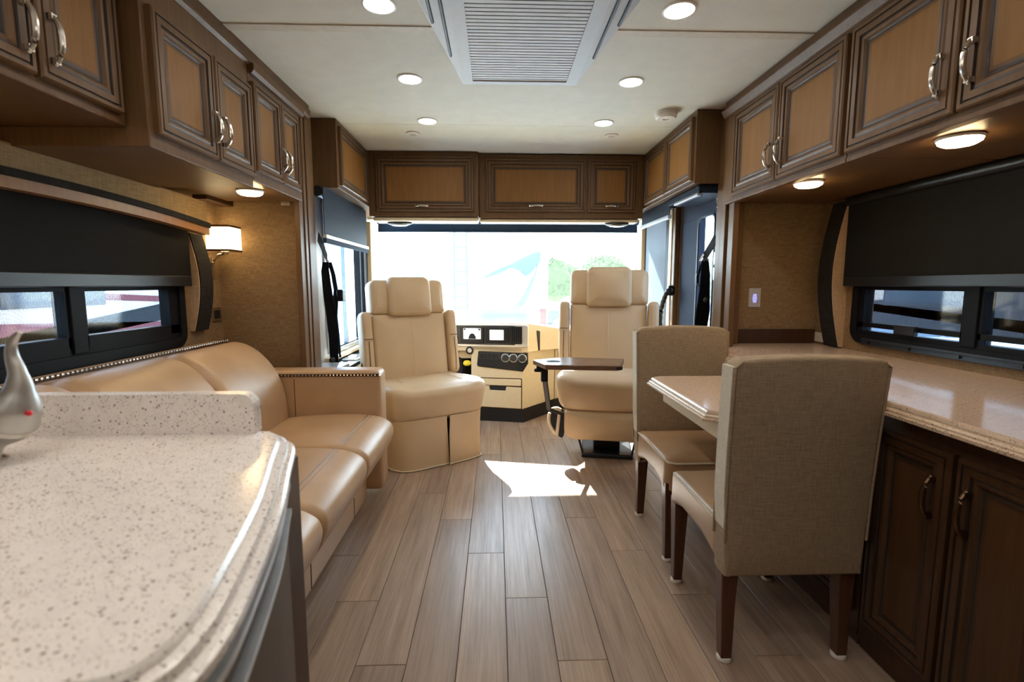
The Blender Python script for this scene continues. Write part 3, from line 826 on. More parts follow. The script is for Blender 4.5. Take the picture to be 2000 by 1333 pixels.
obj('ring', MB().lathe([(.040, 0), (.052, 0), (.052, .010), (.046, .014), (.040, .010)], (0, 0, 0), 28, fn=lambda x, y, z: (-.006-z, x, y)), 'chrome', r, local=True)
r = thing('notice_label', 'white notice stuck on the wall beside the entry door', 'sticker', (1.350, 2.965, 1.46))
obj('sheet', MB().box(-.002, .010, -.045, .045, -.085, .085), 'paper', r, local=True, smooth=False)
obj('print', MB().box(-.003, -.002, -.035, .035, -.05, -.046).box(-.003, -.002, -.035, .02, -.03, -.026).box(-.003, -.002, -.035, .03, .02, .05), 'print', r, local=True, smooth=False)
r = thing('latch_plate', 'steel door latch plate on the wall beside the entry door', 'latch', (1.345, 2.975, 1.27))
obj('plate', MB().box(-.006, .015, -.04, .04, -.085, .085), 'alum', r, local=True, bevel=0.003)
obj('screw', MB().ball((-.006, 0, .06), .009), 'black', r, local=True); obj('screw', MB().ball((-.006, 0, -.06), .009), 'black', r, local=True)
obj('strike', MB().ball((-.008, 0, 0), .016), 'chrome', r, local=True)

# ================================================================== SOFA
r = thing('sofa', 'tan leather three-seat sofa with nailhead trim under the left window', 'sofa', (-1.0, 1.75, 0))
obj('base', MB().box(-1.42, -.690, 0.95, 2.555, 0.02, 0.33), 'sofa', r, bevel=0.015)
seat_prof = smooth_poly([(-1.24, .30), (-1.24, .41), (-1.10, .468), (-.85, .488), (-.655, .483), (-.562, .452), (-.536, .400), (-.560, .325), (-.615, .255), (-.668, .208), (-.72, .205), (-.95, .23)], 5)
sy = [(0.955, 1.482), (1.488, 2.012), (2.018, 2.548)]
for a, b in sy:
    m = MB().pillow(seat_prof, XZ, a, b, .030, 0, 0, rings=3)
    s = obj('seat_cushion', m, 'sofa', r, angle=80)
    P = []
    for i in range(25):
        t = i/24; y = a+.006+(b-a-.012)*t; e = min(t, 1-t)*2
        q = 1-min(1, e*4)
        P.append((-.655+.030*q, y, .206+.050*q))
    obj('piping', MB().tube(P, .0042, 6), 'pip', s)
    obj('topstitch', MB().tube([(-.664, a+.03, .4845), (-.664, b-.03, .4845)], .0018, 5).tube([(-.646, a+.03, .4805), (-.646, b-.03, .4805)], .0018, 5), 'wood_d', s)
back_prof = smooth_poly([(-1.10, .42), (-1.075, .55), (-1.110, .70), (-1.195, .815), (-1.290, .868), (-1.365, .858), (-1.405, .80), (-1.40, .62), (-1.33, .42)], 6)
for a, b in sy:
    s = obj('back_cushion', MB().pillow(back_prof, XZ, a, b, .045, 0, 0, rings=3), 'sofa', r, angle=80)
ym = lambda y: (y-1.75)*1.0+1.75
m = MB().box(-1.475, -1.405, 0.93, 2.60, .25, .868)
obj('back_rail', m, 'sofa', r, bevel=0.018, segs=3)
m = MB(); k = 0.95
while k < 2.60:
    m.ball((-1.403, k, .868), .0070, 6, 4); k += .0185
o = obj('nailhead_trim', m, 'chrome', r); o['kind'] = 'stuff'
arm = MB().pillow(rrect(-1.42, -.605, .06, .712, (.01, .03, .035, .01), 4), XZ, 2.555, 2.69, .022, 0, 0)
obj('arm', arm, 'sofa', r, angle=50)
m = MB(); k = -1.20
while k < -.625:
    m.ball((k, 2.553, .688), .0066, 6, 4); k += .0178
m.ball((-.612, 2.558, .686), .008, 6, 4)
o = obj('nailhead_trim', m, 'chrome', r); o['kind'] = 'stuff'
obj('trim_tape', MB().box(-1.22, -.61, 2.552, 2.557, .681, .695), 'wood_d', r)
obj('trim_tape', MB().box(-1.411, -1.400, .94, 2.60, .860, .8685), 'wood_d', r)
obj('arm_seam', MB().tube([(-1.05, 2.5535, .67), (-1.05, 2.5535, .40)], .0016, 5), 'wood_d', r)
for yv in (1.20, 1.74, 2.30):
    obj('skirt_seam', MB().tube([(-.689, yv, .30), (-.689, yv, .03)], .0016, 5), 'wood_d', r)

# ================================================================== KITCHEN COUNTER (near left)
r = thing('kitchen_countertop', 'speckled pale quartz kitchen countertop with low splash at the near left', 'countertop', (-0.7, 0.5, 0.885))
edge = [(-.372, .852), (-.338, .812), (-.300, .70), (-.258, .575), (-.226, .45), (-.208, .36), (-.212, .305), (-.245, .272), (-.33, .262)]
edge = smooth_poly(edge, 5, False)
def ctop(inset, z):
    out = []
    n = len(edge)
    for i, p in enumerate(edge):
        t = (Vector(edge[min(i+1, n-1)])-Vector(edge[max(i-1, 0)])).normalized()
        nn = Vector((-t.y, t.x))
        if nn.x > 0 or (nn.x > -.1 and nn.y < 0): nn = nn
        nn = Vector((t.y, -t.x)); 
        q = Vector(p)+nn*inset
        out.append((q.x, q.y, z))
    return [(-1.49, .852-abs(inset)*.2, z), *out, (-1.49, .262+abs(inset)*.2, z)]
sgn = 1
def inner_is(s):
    a = Vector(edge[20]); b = Vector(ctop(s*.01, 0)[21][:2]); return b.x < a.x
sgn = 1 if inner_is(1) else -1
prof = [(.020, .868), (.006, .872), (.0, .880), (.0, .888), (.004, .891), (.010, .8915), (.0105, .895), (.012, .900), (.017, .9015), (.022, .9018), (.0225, .905), (.026, .9095), (.032, .910)]
obj('slab', MB().loops([ctop(sgn*a, z) for a, z in prof], 0, True, True), 'quartz', r, angle=25)
P = dense(rrect(-1.49, -.405, .9102, .978, (.001, .001, .022, .001), 5), .06)
obj('backsplash', MB().prism(P, XZ, .818, .842), 'quartz', r, smooth=False)
r = thing('kitchen_cabinet', 'dark wood kitchen base cabinet with pale grey drawer front under near counter', 'cabinet', (-0.7, 0.5, 0))
def body_outline(ins): return [(p[0], p[1]) for p in ctop(sgn*ins, 0)]
bo = [(x, y) for x, y in body_outline(.020) if y < .842]
bo[0] = (-1.49, .835)
m = MB().loops([[(x, y, z) for x, y in bo] for z in (.0, .867)])
obj('body', m, 'wood_d', r, smooth=False)
# curved drawer fronts with bright edge pulls
mid = [p for p in edge if .33 < p[1] < .745]
def strip(off, z0, z1, t, ya=.33, yb=.745):
    Q = []
    pts = [p for p in edge if ya < p[1] < yb]
    for i, p in enumerate(pts):
        t1 = (Vector(pts[min(i+1, len(pts)-1)])-Vector(pts[max(i-1, 0)])).normalized()
        nn = Vector((t1.y, -t1.x))*sgn
        a = Vector(p)+nn*off; b = Vector(p)+nn*(off+t)
        Q.append([(a.x, a.y, z0), (a.x, a.y, z1), (b.x, b.y, z1), (b.x, b.y, z0)])
    return MB().loops(Q)
dr = obj('drawer_front', strip(.010, .42, .815, .012), 'drawer', r, smooth=False)
obj('edge_pull', strip(.003, .815, .822, .019), 'pull', dr, smooth=False)
dr = obj('drawer_front', strip(.012, .828, .858, .010), 'drawer', r, smooth=False)
obj('edge_pull', strip(.003, .856, .863, .018), 'pull', dr, smooth=False)
dr = obj('drawer_front', strip(.010, .06, .41, .012), 'drawer', r, smooth=False)
pull(dr, lambda u, v, w: (-.245+w*1.0, .50+u, .60+v), 'h', 0, -.02, .12, 0.0)
obj('end_stile', MB().box(-.372, -.343, .775, .838, 0, .866), 'wood_d', r, bevel=0.004)
# swan-neck faucet
r = thing('faucet', 'brushed nickel swan-neck faucet lever with a red dot on the kitchen counter', 'faucet', (-.745, .76, .91))
def P3(pts): return [(x, .76, z) for x, z in pts]
FY = .70
r.location = (-.71, FY, .91); MATRIX[r.name] = Matrix.Translation(Vector((-.71, FY, .91)))
bp = smooth_poly([(-.720, .910), (-.718, .930), (-.710, .948), (-.695, .966)], 4, False)
m = MB().tube([(a, FY, b) for a, b in bp], [.0125, .0125, .013, .0135, .015, .017, .0195, .022, .025, .028, .031, .0335, .036][:len(bp)], 18, up=(0, 1, 0))
obj('body', m, 'steel', r)
obj('base_ring', MB().lathe([(.019, .910), (.020, .914), (.013, .918)], (-.720, FY, 0), 20), 'chrome', r)
obj('collar', MB().tube([(-.6955, FY, .9655), (-.6905, FY, .9725)], [.0375, .0385], 20, up=(0, 1, 0)), 'chrome', r)
sp = smooth_poly([(-.690, .973), (-.677, .990), (-.669, 1.012), (-.668, 1.036), (-.673, 1.060), (-.671, 1.078), (-.659, 1.094)], 5, False)
key = [.0375, .0310, .0175, .0105, .0078, .0060, .0032]
rad = [key[min(i//5, 5)]*(1-(i % 5)/5) + key[min(i//5+1, 6)]*((i % 5)/5) if i < len(sp)-1 else key[-1] for i in range(len(sp))]
obj('lever', MB().tube([(a, FY, b) for a, b in sp], rad, 18, up=(0, 1, 0)), 'steel', r)
obj('temperature_dot', MB().ball((-.6475, FY-.012, .982), .0042), 'red', r)

# ================================================================== BUFFET (right)
r = thing('buffet_countertop', 'long tan quartz buffet countertop under the right window', 'countertop', (1.45, 1.6, .82))
prof = [(.008, .787), (0, .789), (0, .797), (.003, .7995), (.007, .800), (.0075, .8045), (.010, .807), (.015, .8105), (.016, .816), (.019, .822), (.026, .825)]
def bct(d, z): return [(1.108+d, 0.2, z), (1.828, 0.2, z), (1.828, 2.748, z), (1.29, 2.748, z), (1.29, 2.60, z), (1.108+d, 2.46-d*.5, z)]
L = [bct(a, z) for a, z in prof]
m = MB(); m.loops(L[:10], 1, True, False); m.loops(L[9:], 0, False, True)
obj('slab', m, ['buffet', 'buffete'], r, smooth=False)
obj('backsplash', MB().box(1.37, 1.82, 2.732, 2.748, .825, .905), 'wood_d', r, bevel=0.002)
for ya, yb, lab, doors in ((0.30, 0.855, 'dark wood base cabinet past the near bottom right corner', ((0.585, 0.845, 0.63), (0.315, 0.575, 0.53))),
                      (0.86, 1.425, 'dark wood base cabinet under the near end of the buffet counter', ((1.152, 1.402, 1.195), (0.882, 1.138, 1.098))),
                      (1.43, 2.00, 'dark wood base cabinet behind the two dining chairs', ((1.722, 1.98, 1.77), (1.45, 1.71, 1.66))),
                      (2.005, 2.69, 'dark wood base cabinet at the column end of the buffet counter', ((2.36, 2.66, 2.41), (2.03, 2.345, 2.29)))):
    r = thing('base_cabinet', lab, 'cabinet', (1.48, (ya+yb)/2, 0), 0, 'buffet base cabinets')
    m = MB().box(1.160, 1.826, ya, yb, .03, .787).box(1.168, 1.826, ya, yb, 0, .03)
    obj('body', m, 'wood_d', r, bevel=0.003)
    for a, b, h in doors: 
        d = door(r, FR(1.160), a, b, .105, .735, ('v', h, .605, .115), 1.0, hm='bronze', pm='woodp_d', fm='wood_dk')
# pull-out dinette table
r = thing('dinette_table', 'tan quartz pull-out dinette table over the two upholstered chairs', 'table', (0.95, 1.8, .74))
prof = [(.010, .722), (0, .724), (0, .731), (.003, .7335), (.006, .734), (.0065, .739), (.009, .742), (.013, .7445), (.014, .750), (.017, .7565), (.024, .758)]
def tct(d, z): return [(.752+d*.4, 1.452+d, z), (1.135, 1.452+d, z), (1.135, 2.13-d, z), (.700+d, 2.13-d, z), (.662+d, 2.10-d, z), (.662+d, 1.515+d*.4, z)]
L = [tct(a, z) for a, z in prof]
m = MB(); m.loops(L[:10], 1, True, False); m.loops(L[9:], 0, False, True)
obj('tabletop', m, ['buffet', 'buffete'], r, smooth=False)
obj('apron', MB().box(.725, 1.095, 1.515, 2.07, .655, .722), 'ivory', r, bevel=0.003)
obj('slide_rail', MB().box(1.0, 1.12, 1.60, 2.0, .64, .722), 'rail', r)
# ================================================================== DINING CHAIRS
def dining_chair(lab, loc, rot):
    """local: the sitter faces -y, back at +y"""
    r = thing('dining_chair', lab, 'chair', loc, rot, 'dinette chairs')
    W = .212
    def lean(x, y, z):
        t = max(0, (z-.44))/.52
        taper = 1+.03*t
        return (x*taper, y + .012*math.sin(t*math.pi)*1.5 - .016*t*t*0 + .030*t - .022*math.sin(min(1, t*1.0)*math.pi)*1, z)
    # inner back, outer back cover and side strips
    out = [(u*(1-.03*max(0, (.45-v)/.16)), v + (.010*(1-(u/W)**2) if v > .9 else 0)) for u, v in dense(rrect(-W-.003, W+.003, .29, .948, (.004, .004, .030, .030), 6), .05)]
    m = MB().pillow(out, XZ, .150, .232, .012, .0, .012, rings=4).warp(lean)
    obj('backrest', m, 'tweed', r, local=True, angle=60)
    # narrow side strips framed by piping
    for s in (-1, 1):
        P = [(s*(W+.001 + (.004 if z > .5 else -.002)), z) for z in (.44, .55, .70, .85, .93)]
        m = MB(); L = []
        for x, z in P:
            L.append([(x-s*.01, .160, z), (x+s*.0045, .160, z), (x+s*.0045, .224, z), (x-s*.01, .224, z)])
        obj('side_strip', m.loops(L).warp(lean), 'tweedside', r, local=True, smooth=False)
        for yy in (.157, .228):
            zz = [.40, .55, .70, .85, .928, .945]
            obj('piping', MB().tube([(s*(W+.003 - (.02 if z > .94 else 0)), yy, z) for z in zz], .0042, 6).warp(lean), 'tweed', r, local=True)
    # seat
    so = rrect(-W, W, -.235, .165, (.03, .03, .015, .015), 5)
    m = MB().pillow(dense(so, .04), XY, .330, .452, .020, 0, .022)
    def seatw(x, y, z):
        e = .10*(1-((y+.04)/.20)**2) if abs(y+.04) < .20 else 0
        if z < .40: z = z - .03*min(1, max(0, (abs(y+.035)-.09)/.11)) + .012
        f = max(0, (-y-.17)/.065)
        return (x, y, z-.012*f*f)
    m.warp(seatw)
    s_ = obj('seat', m, 'seatl', r, local=True, angle=60)
    P = [(x*.995, y*.995 if y > 0 else y, .440) for x, y in so if y < .150]
    P = sorted(P, key=lambda p: 0) 
    left = [(-W-.001, .15, .442), (-W-.001, .0, .445), (-W-.001, -.19, .440), (-W+.012, -.228, .432), (-W+.04, -.238, .430), (W-.04, -.238, .430), (W-.012, -.228, .432), (W+.001, -.19, .440), (W+.001, 0, .445), (W+.001, .15, .442)]
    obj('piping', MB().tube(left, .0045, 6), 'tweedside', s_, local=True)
    for sx in (-1, 1):
        for yy in (-.205, .185):
            x = sx*(W-.030); m = MB(); L = []
            kick = .012 if yy > 0 else -.004
            for z, h, dy in ((.012, .017, kick), (.20, .022, kick*.3), (.345, .027, 0)):
                L.append([(x-h, yy-h+dy, z), (x+h, yy-h+dy, z), (x+h, yy+h+dy, z), (x-h, yy+h+dy, z)])
            lg = obj('leg', m.loops(L), 'leg', r, local=True, bevel=0.004)
            obj('foot_cap', MB().lathe([(.0215, .001), (.0225, .006), (.021, .013), (.010, .014)], (x, yy+kick, 0), 16), 'felt', lg, local=True)
    return r
dining_chair('tweed-backed dining chair nearest the camera, back turned, by the base cabinets', (.888, 1.582, 0), math.pi)
dining_chair('tweed-backed dining chair across the table, leather seat facing the camera', (.905, 2.150, 0), 0)
# ================================================================== CAPTAIN SEATS
def rotx(a, y0, z0):
    ca, sa = math.cos(a), math.sin(a)
    return lambda x, y, z: (x, y0+(y-y0)*ca+(z-z0)*sa, z0+(z-z0)*ca-(y-y0)*sa)
def captain_seat(lab, loc, rot, recl, skirt, hz, kz=1.0):
    """local: the sitter faces -y; seat hinge at z = hz"""
    r = thing('captain_seat', lab, 'seat', loc, rot)
    R = rotx(math.radians(recl), .20, hz-.02)
    H = hz
    b = lambda m: m.warp(lambda x, y, z: (x, y, H+(z-H)*kz)).warp(R)
    # backrest
    lo = dense(rrect(-.272, .272, H-.10, H+.455, (.05, .05, .02, .02), 4), .06)
    bk = obj('backrest', b(MB().pillow(lo, XZ, .185, .325, .030, .022, .0)), 'cream', r, local=True, angle=60)
    obj('seam', b(MB().tube([(0, .163, H-.02), (0, .161, H+.20), (0, .166, H+.41)], .0018, 5)), 'pip', bk, local=True)
    for s in (-1, 1):
        o = rrect(*sorted((s*.115, s*.275)), H+.452, H+.688, (.018, .018, .045 if s > 0 else .02, .045 if s < 0 else .02), 5)
        obj('head_wing', b(MB().pillow(dense(o, .05), XZ, .175, .315, .030, .012, 0)), 'cream', r, local=True, angle=60)
    o = rrect(-.160, .160, H+.435, H+.705, (.035, .035, .05, .05), 6)
    obj('headrest', b(MB().pillow(dense(o, .05), XZ, .135, .250, .035, .022, 0)), 'cream', r, local=True, angle=60)
    # folded-up armrests
    for s in (-1, 1):
        o = rrect(.155, .300, H+.005, H+.470, (.05, .05, .065, .035), 6)
        x0, x1 = sorted((s*.280, s*.350))
        a = obj('armrest', b(MB().pillow(dense(o, .06), YZ, x0, x1, .024, .004, .004)), 'cream', r, local=True, angle=60)
        obj('seam', b(MB().tube([(x0+.004, .154, H+.285), (s*.315, .150, H+.285), (x1-.004, .154, H+.285)], .002, 5)), 'wood_d', a, local=True)
        obj('fold', b(MB().tube([(s*.315, .151, H+.27), (s*.318, .151, H+.12), (s*.312, .156, H+.03)], .0022, 5)), 'wood_d', a, local=True)
        m = MB().ball((s*.352, .225, H+.10), .022, 12, 8, sc=(.35, .6, 1.6))
        obj('lever', b(m), 'black', a, local=True)
    # cushion
    D = [(-.255, .245), (.255, .245), (.300, .12), (.345, -.10), (.340, -.215), (.285, -.275), (.14, -.292), (-.14, -.292), (-.285, -.275), (-.340, -.215), (-.345, -.10), (-.300, .12)]
    o = smooth_poly(D, 4)
    m = MB().pillow(o, XY, H-.205, H+.012, .050, .0, .020, rings=5)
    def bol(x, y, z):
        if z > H-.06:
            e = max(0, (abs(x)-.19)/.12); z += .022*min(1, e)*(1 if z > H-.03 else .5)
        k = 1 - .10*max(0, min(1, (H-.05-z)/.16))
        return (x*k, y*k if y < 0 else y, z)
    c = obj('seat_cushion', m.warp(bol), 'cream', r, local=True, angle=60)
    for s in (-1, 1):
        obj('seam', MB().tube([(s*.175, .17, H+.030), (s*.19, -.08, H+.034), (s*.222, -.23, H+.018), (s*.228, -.280, H-.03), (s*.215, -.268, H-.14)], .0022, 5), 'pip', c, local=True)
    pth = [(x*.985, y*.99, H-.035) for x, y in o if y < .05]
    if not skirt:
        lr = dense(rrect(-.285, .285, H-.395, H-.200, (.07, .07, .02, .02), 6), .06)
        obj('leg_rest', MB().pillow(lr, XZ, -.262, -.150, .030, .018, 0), 'cream', r, local=True, angle=60)
        fo = smooth_poly([(-.375, H-.215), (-.315, H-.20), (-.285, H-.24), (-.285, H-.36), (-.300, H-.40), (-.345, H-.37), (-.385, H-.30)], 4)
        fl_ = obj('side_flap', MB().pillow(fo, XZ, -.205, -.190, .006, rings=2), 'dark', r, local=True)
        obj('flap_edge', MB().tube([(x, -.207, z) for x, z in fo if x < -.305 and z > H-.39], .011, 8), 'pip', fl_, local=True)
        m = MB().box(-.17, .17, -.15, .20, .0, .014).box(-.09, .09, -.02, .18, .014, .16).box(-.25, .25, -.13, .22, H-.36, H-.20)
        obj('pedestal', m, 'black', r, local=True, bevel=0.006)
        m = MB().tube([(-.165, -.14, .02), (.165, -.14, .02)], .010, 8).tube([(-.16, -.14, .02), (-.20, .0, .11)], .008, 6).tube([(.16, -.14, .02), (.20, .0, .11)], .008, 6)
        obj('slide_frame', m, 'rail', r, local=True)
    else:
        # pleated skirt hanging to the floor, slit near the sitter's left corner
        base = dense(smooth_poly([(p[0]*.90, p[1]*.93) for p in D], 4), .022)
        n = len(base); L = []
        idx = [i for i in range(n) if True]
        for z, f in ((H-.175, 1.0), (H-.26, .985), (.20, .975), (.05, .985), (.004, .99)):
            L.append([(x*f + .010*math.sin(i*.55)*(H-z), y*f + .010*math.cos(i*.62)*(H-z), z) for i, (x, y) in enumerate(base)])
        # panels split at two slits
        cut = min(range(n), key=lambda i: (base[i][0]-.05)**2+(base[i][1]+.27)**2)
        m = MB(); 
        ring = [(cut+1+k) % n for k in range(n)]
        LL = [[l[i] for i in ring] for l in L]
        for k, l in enumerate(LL):
            t = k/4
            a, b_ = Vector(l[0]), Vector(l[-1])
            l[0] = tuple(a + Vector((.022*t, .012*t, 0))); l[-1] = tuple(b_ + Vector((-.010*t, -.012*t, 0)))
        IN = [[(x*.985, y*.985, z) for x, y, z in l] for l in LL]
        m.loops(LL, 0, False, False, closed=False); m.loops(IN, 0, False, False, closed=False)
        sk = obj('skirt', m, 'cream', r, local=True, angle=50)
        obj('hem', MB().tube([(p[0]*1.002, p[1]*1.002, .007) for p in LL[-1]], .004, 5), 'pip', sk, local=True)
        obj('pedestal', MB().box(-.16, .16, -.16, .16, 0, H-.19), 'black', r, local=True, bevel=0.006)
    return r
captain_seat('cream leather passenger captain seat with leg rest, before the dash right side', (.770, 3.30, 0), math.radians(-11), 3, False, .545, 1.045)
captain_seat('cream leather driver captain seat with floor-length skirt, turned to the aisle', (-.475, 3.29, 0), math.radians(31), 9, True, .500, 1.015)

# ================================================================== TRAY TABLE
r = thing('tray_table', 'small brown wood tray table on a black arm before the passenger seat', 'table', (.47, 2.76, .69))
P = [(.218, 2.850), (.272, 2.668), (.660, 2.620), (.685, 2.632), (.765, 2.880), (.415, 2.955)]
m = MB().loops([[(x*1.0, y, z) for x, y in P] for z in (.690, .718)])
obj('tray_top', m, 'tray', r, bevel=0.005)
obj('cup_hole', MB().lathe([(.040, .7175), (.040, .7192), (.001, .7192)], (.33, 2.79, 0), 24), 'dark', r)
obj('tray_latch', MB().box(.655, .69, 2.618, 2.632, .695, .714), 'black', r, bevel=.002)
m = MB().box(.262, .300, 2.775, 2.825, .60, .69).box(.235, .262, 2.79, 2.812, .655, .69).ball((.232, 2.80, .665), .012, 8, 6)
obj('bracket', m, 'black', r, bevel=.003)
m = MB().tube([(.282, 2.80, .62), (.330, 2.985, .385)], .013, 8, flat=(1.2, .8)).tube([(.330, 2.985, .385), (.46, 3.16, .30)], .012, 8)
obj('arm', m, 'black', r)

# ================================================================== DASHBOARD
r = thing('dashboard', 'cream dashboard and centre console with screens, heater panel and drawers', 'dashboard', (.1, 4.3, 0))
A, B = Vector((-.42, 4.17)), Vector((.27, 4.03))
ud = (B-A).normalized(); nd = Vector((ud.y, -ud.x)); LAB = (B-A).length
if nd.y > 0: nd = -nd
def DF(u, v, w): return (A.x+ud.x*u+nd.x*w, A.y+ud.y*u+nd.y*w, v)
foot = [DF(.215, 0, 0)[:2], DF(.660, 0, 0)[:2], (.43, 4.285), (.66, 4.545), (.66, 4.58), (-.19, 4.58)]
m = MB().loops([[(x, y, z) for x, y in foot] for z in (.108, .640)])
obj('console', m, 'ivory', r, bevel=0.012)
k2 = [DF(.20, 0, .004)[:2], DF(.665, 0, .006)[:2], (.435, 4.275), (.665, 4.54), (.665, 4.575), (-.20, 4.575)]
obj('kick_plate', MB().loops([[(x, y, z) for x, y in k2] for z in (.001, .110)]), 'black', r, smooth=False)
up = [(-1.10, 4.36), (-.75, 4.28), DF(-.10, 0, 0)[:2], DF(.70, 0, 0)[:2], (.40, 4.16), (.75, 4.34), (1.33, 4.42), (1.33, 4.58), (-1.10, 4.58)]
L = []
for z, k in ((.600, 0), (.70, 0), (.800, 0), (.835, .012), (.848, .045)):
    L.append([(x, y+(k if y < 4.57 else 0), z - (.10*max(0, min(1, (x-.30)/.35)) if z > .75 else 0)) for x, y in up])
obj('upper_dash', MB().loops(L), 'ivory', r, angle=30)
obj('lower_right_panel', MB().loops([[(x, y, z) for x, y in [(.66, 4.50), (1.33, 4.46), (1.33, 4.58), (.66, 4.58)]] for z in (.0, .62)]), 'ivory', r, bevel=0.01)
# bezel
def slab(name, u0, u1, v0, v1, w0, w1, mat, rr=.012, par=None, skew=0.0, bev=0.0):
    P = rrect(u0, u1, v0, v1, rr, 4)
    m = MB().prism(P, DF, w0, w1)
    return obj(name, m, mat, par or r, smooth=False, bevel=bev)
bz = slab('instrument_bezel', -.10, .705, .640, .826, .0, .022, 'silver', .02, bev=.004)
slab('bezel_inlay', -.08, .600, .658, .818, .022, .026, 'grille', .014, bz)
s1 = slab('camera_monitor', .135, .332, .672, .806, .026, .040, 'black', .012, bz, bev=.003)
m = MB().prism(rrect(.162, .310, .706, .795, .003, 2), DF, .040, .042)
sc = obj('screen', m, 'scr1', bz, smooth=False)
s2 = slab('radio', .350, .545, .676, .802, .026, .038, 'black', .010, bz, bev=.003)
def attach(name, mb, mat, par, **k): return obj(name, mb, mat, par, smooth=k.pop('smooth', False), **k)
attach('rear_view_shadow', MB().prism([(.204, .707), (.270, .707), (.266, .730), (.252, .750), (.236, .754), (.220, .748), (.208, .728)], DF, .042, .0428).prism([(.166, .776), (.185, .786), (.182, .793), (.166, .794)], DF, .042, .0428).prism([(.285, .786), (.306, .772), (.307, .794), (.288, .793)], DF, .042, .0428), 'dark', s1)
attach('radio_screen', MB().prism(rrect(.385, .503, .700, .785, .003, 2), DF, .038, .040), 'scr2', s2)
for i in range(7):
    for u in (.360, .515):
        attach('button', MB().prism(rrect(u, u+.014, .694+i*.0135, .702+i*.0135, .002, 2), DF, .038, .041), 'rail', s2)
m = MB()
for i in range(6): m.prism(rrect(.145+i*.026, .158+i*.026, .680, .685, .001, 2), DF, .040, .042)
attach('monitor_buttons', m, 'rail', s1)
ve = slab('air_vent', .560, .655, .668, .812, .022, .034, 'black', .006, bz)
m = MB()
for i in range(5): m.prism(rrect(.570+i*.016, .575+i*.016, .680, .800, .001, 2), DF, .034, .044)
attach('vent_fins', m, 'rail', ve)
m = MB().lathe([(.024, 0), (.024, .010), (.018, .014), (.001, .012)], (0, 0, 0), 20, fn=lambda x, y, z: DF(.09+x, .712+y, .026+z))
obj('dial', m, 'black', bz)
# round knob, heater panel
m = MB().lathe([(.031, 0), (.033, .008), (.026, .012), (.024, .006)], (0, 0, 0), 24, fn=lambda x, y, z: DF(.205+x, .604+y, z))
kn = obj('mode_dial', m, 'black', r)
obj('dial_face', MB().lathe([(.022, .004), (.018, .010), (.001, .010)], (0, 0, 0), 20, fn=lambda x, y, z: DF(.205+x, .604+y, z)), 'silver', kn)
m = MB().prism([(.280, .600), (.700, .592), (.703, .505), (.660, .435), (.275, .470), (.268, .485)], DF, -.02, .012)
hp = obj('heater_panel', m, 'black', r, smooth=False, bevel=.006)
m = MB().prism(rrect(.290, .470, .535, .590, .008, 3), DF, .012, .016)
obj('switch_block', m, 'grille', hp, smooth=False)
m = MB()
for i in range(5): m.prism(rrect(.297+i*.033, .322+i*.033, .542, .582, .004, 2), DF, .016, .021)
obj('rocker_switches', m, 'black', hp, smooth=False)
for i, u in enumerate((.512, .580, .655)):
    m = MB().lathe([(.028, 0), (.026, .016), (.020, .022), (.001, .022)], (0, 0, 0), 20, fn=lambda x, y, z: DF(u+x, .548+y, .012+z))
    k_ = obj('knob', m, 'grille', hp)
    obj('knob_marks', MB().lathe([(.031, .0002), (.034, .0022), (.037, .0002)], (0, 0, 0), 24, fn=lambda x, y, z: DF(u+x, .548+y, .012+z)), 'silver', k_)
obj('pocket', MB().prism(rrect(.285, .530, .480, .512, .006, 3), DF, .012, .0135), 'dark', hp, smooth=False)
# drawers
d_ = obj('upper_drawer', MB().prism(rrect(.245, .645, .312, .368, .008, 3), DF, -.01, .012), 'ivory', r, smooth=False, bevel=.004)
obj('drawer_gap', MB().prism(rrect(.238, .652, .100, .376, .008, 3), DF, -.01, .0015), 'wood_d', r, smooth=False)
m = MB().prism([(.245, .125), (.645, .118), (.645, .300), (.520, .304), (.512, .268), (.380, .270), (.372, .308), (.245, .306)], DF, -.01, .012)
d2 = obj('lower_drawer', m, 'ivory', r, smooth=False, bevel=.004)
obj('finger_pull', MB().prism([(.372, .312), (.520, .312), (.512, .268), (.380, .270)], DF, .0, .004), 'dark', d2, smooth=False)
# angled side vent and panel seam
m = MB().loops([[(.345+a*.045, 4.105+a*.060-.006*s, z) for a, z in ((0, .775), (1, .760), (1.25, .600), (.35, .600))] for s in (0, 1.6)])
obj('side_vent', m, 'black', r, bevel=.003)
obj('panel_seam', MB().tube([(.535, 4.395, .11), (.535, 4.395, .58)], .002, 5), 'wood_d', r)
# driver footwell, lower left
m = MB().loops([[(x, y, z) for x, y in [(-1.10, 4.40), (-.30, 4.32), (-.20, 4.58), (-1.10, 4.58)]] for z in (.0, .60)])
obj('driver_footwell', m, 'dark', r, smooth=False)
obj('column_tag', MB().ball((-.245, 4.16, .49), .028, 12, 8, sc=(1.3, .6, .9)), 'yellow', r)
obj('column_lever', MB().tube([(-.30, 4.15, .515), (-.37, 4.13, .47), (-.42, 4.1, .46)], .011, 8).ball((-.315, 4.15, .525), .022), 'black', r)
obj('fuse_lid', MB().box(-.32, -.18, 4.235, 4.25, .52, .585), 'ivory', r, bevel=.004)
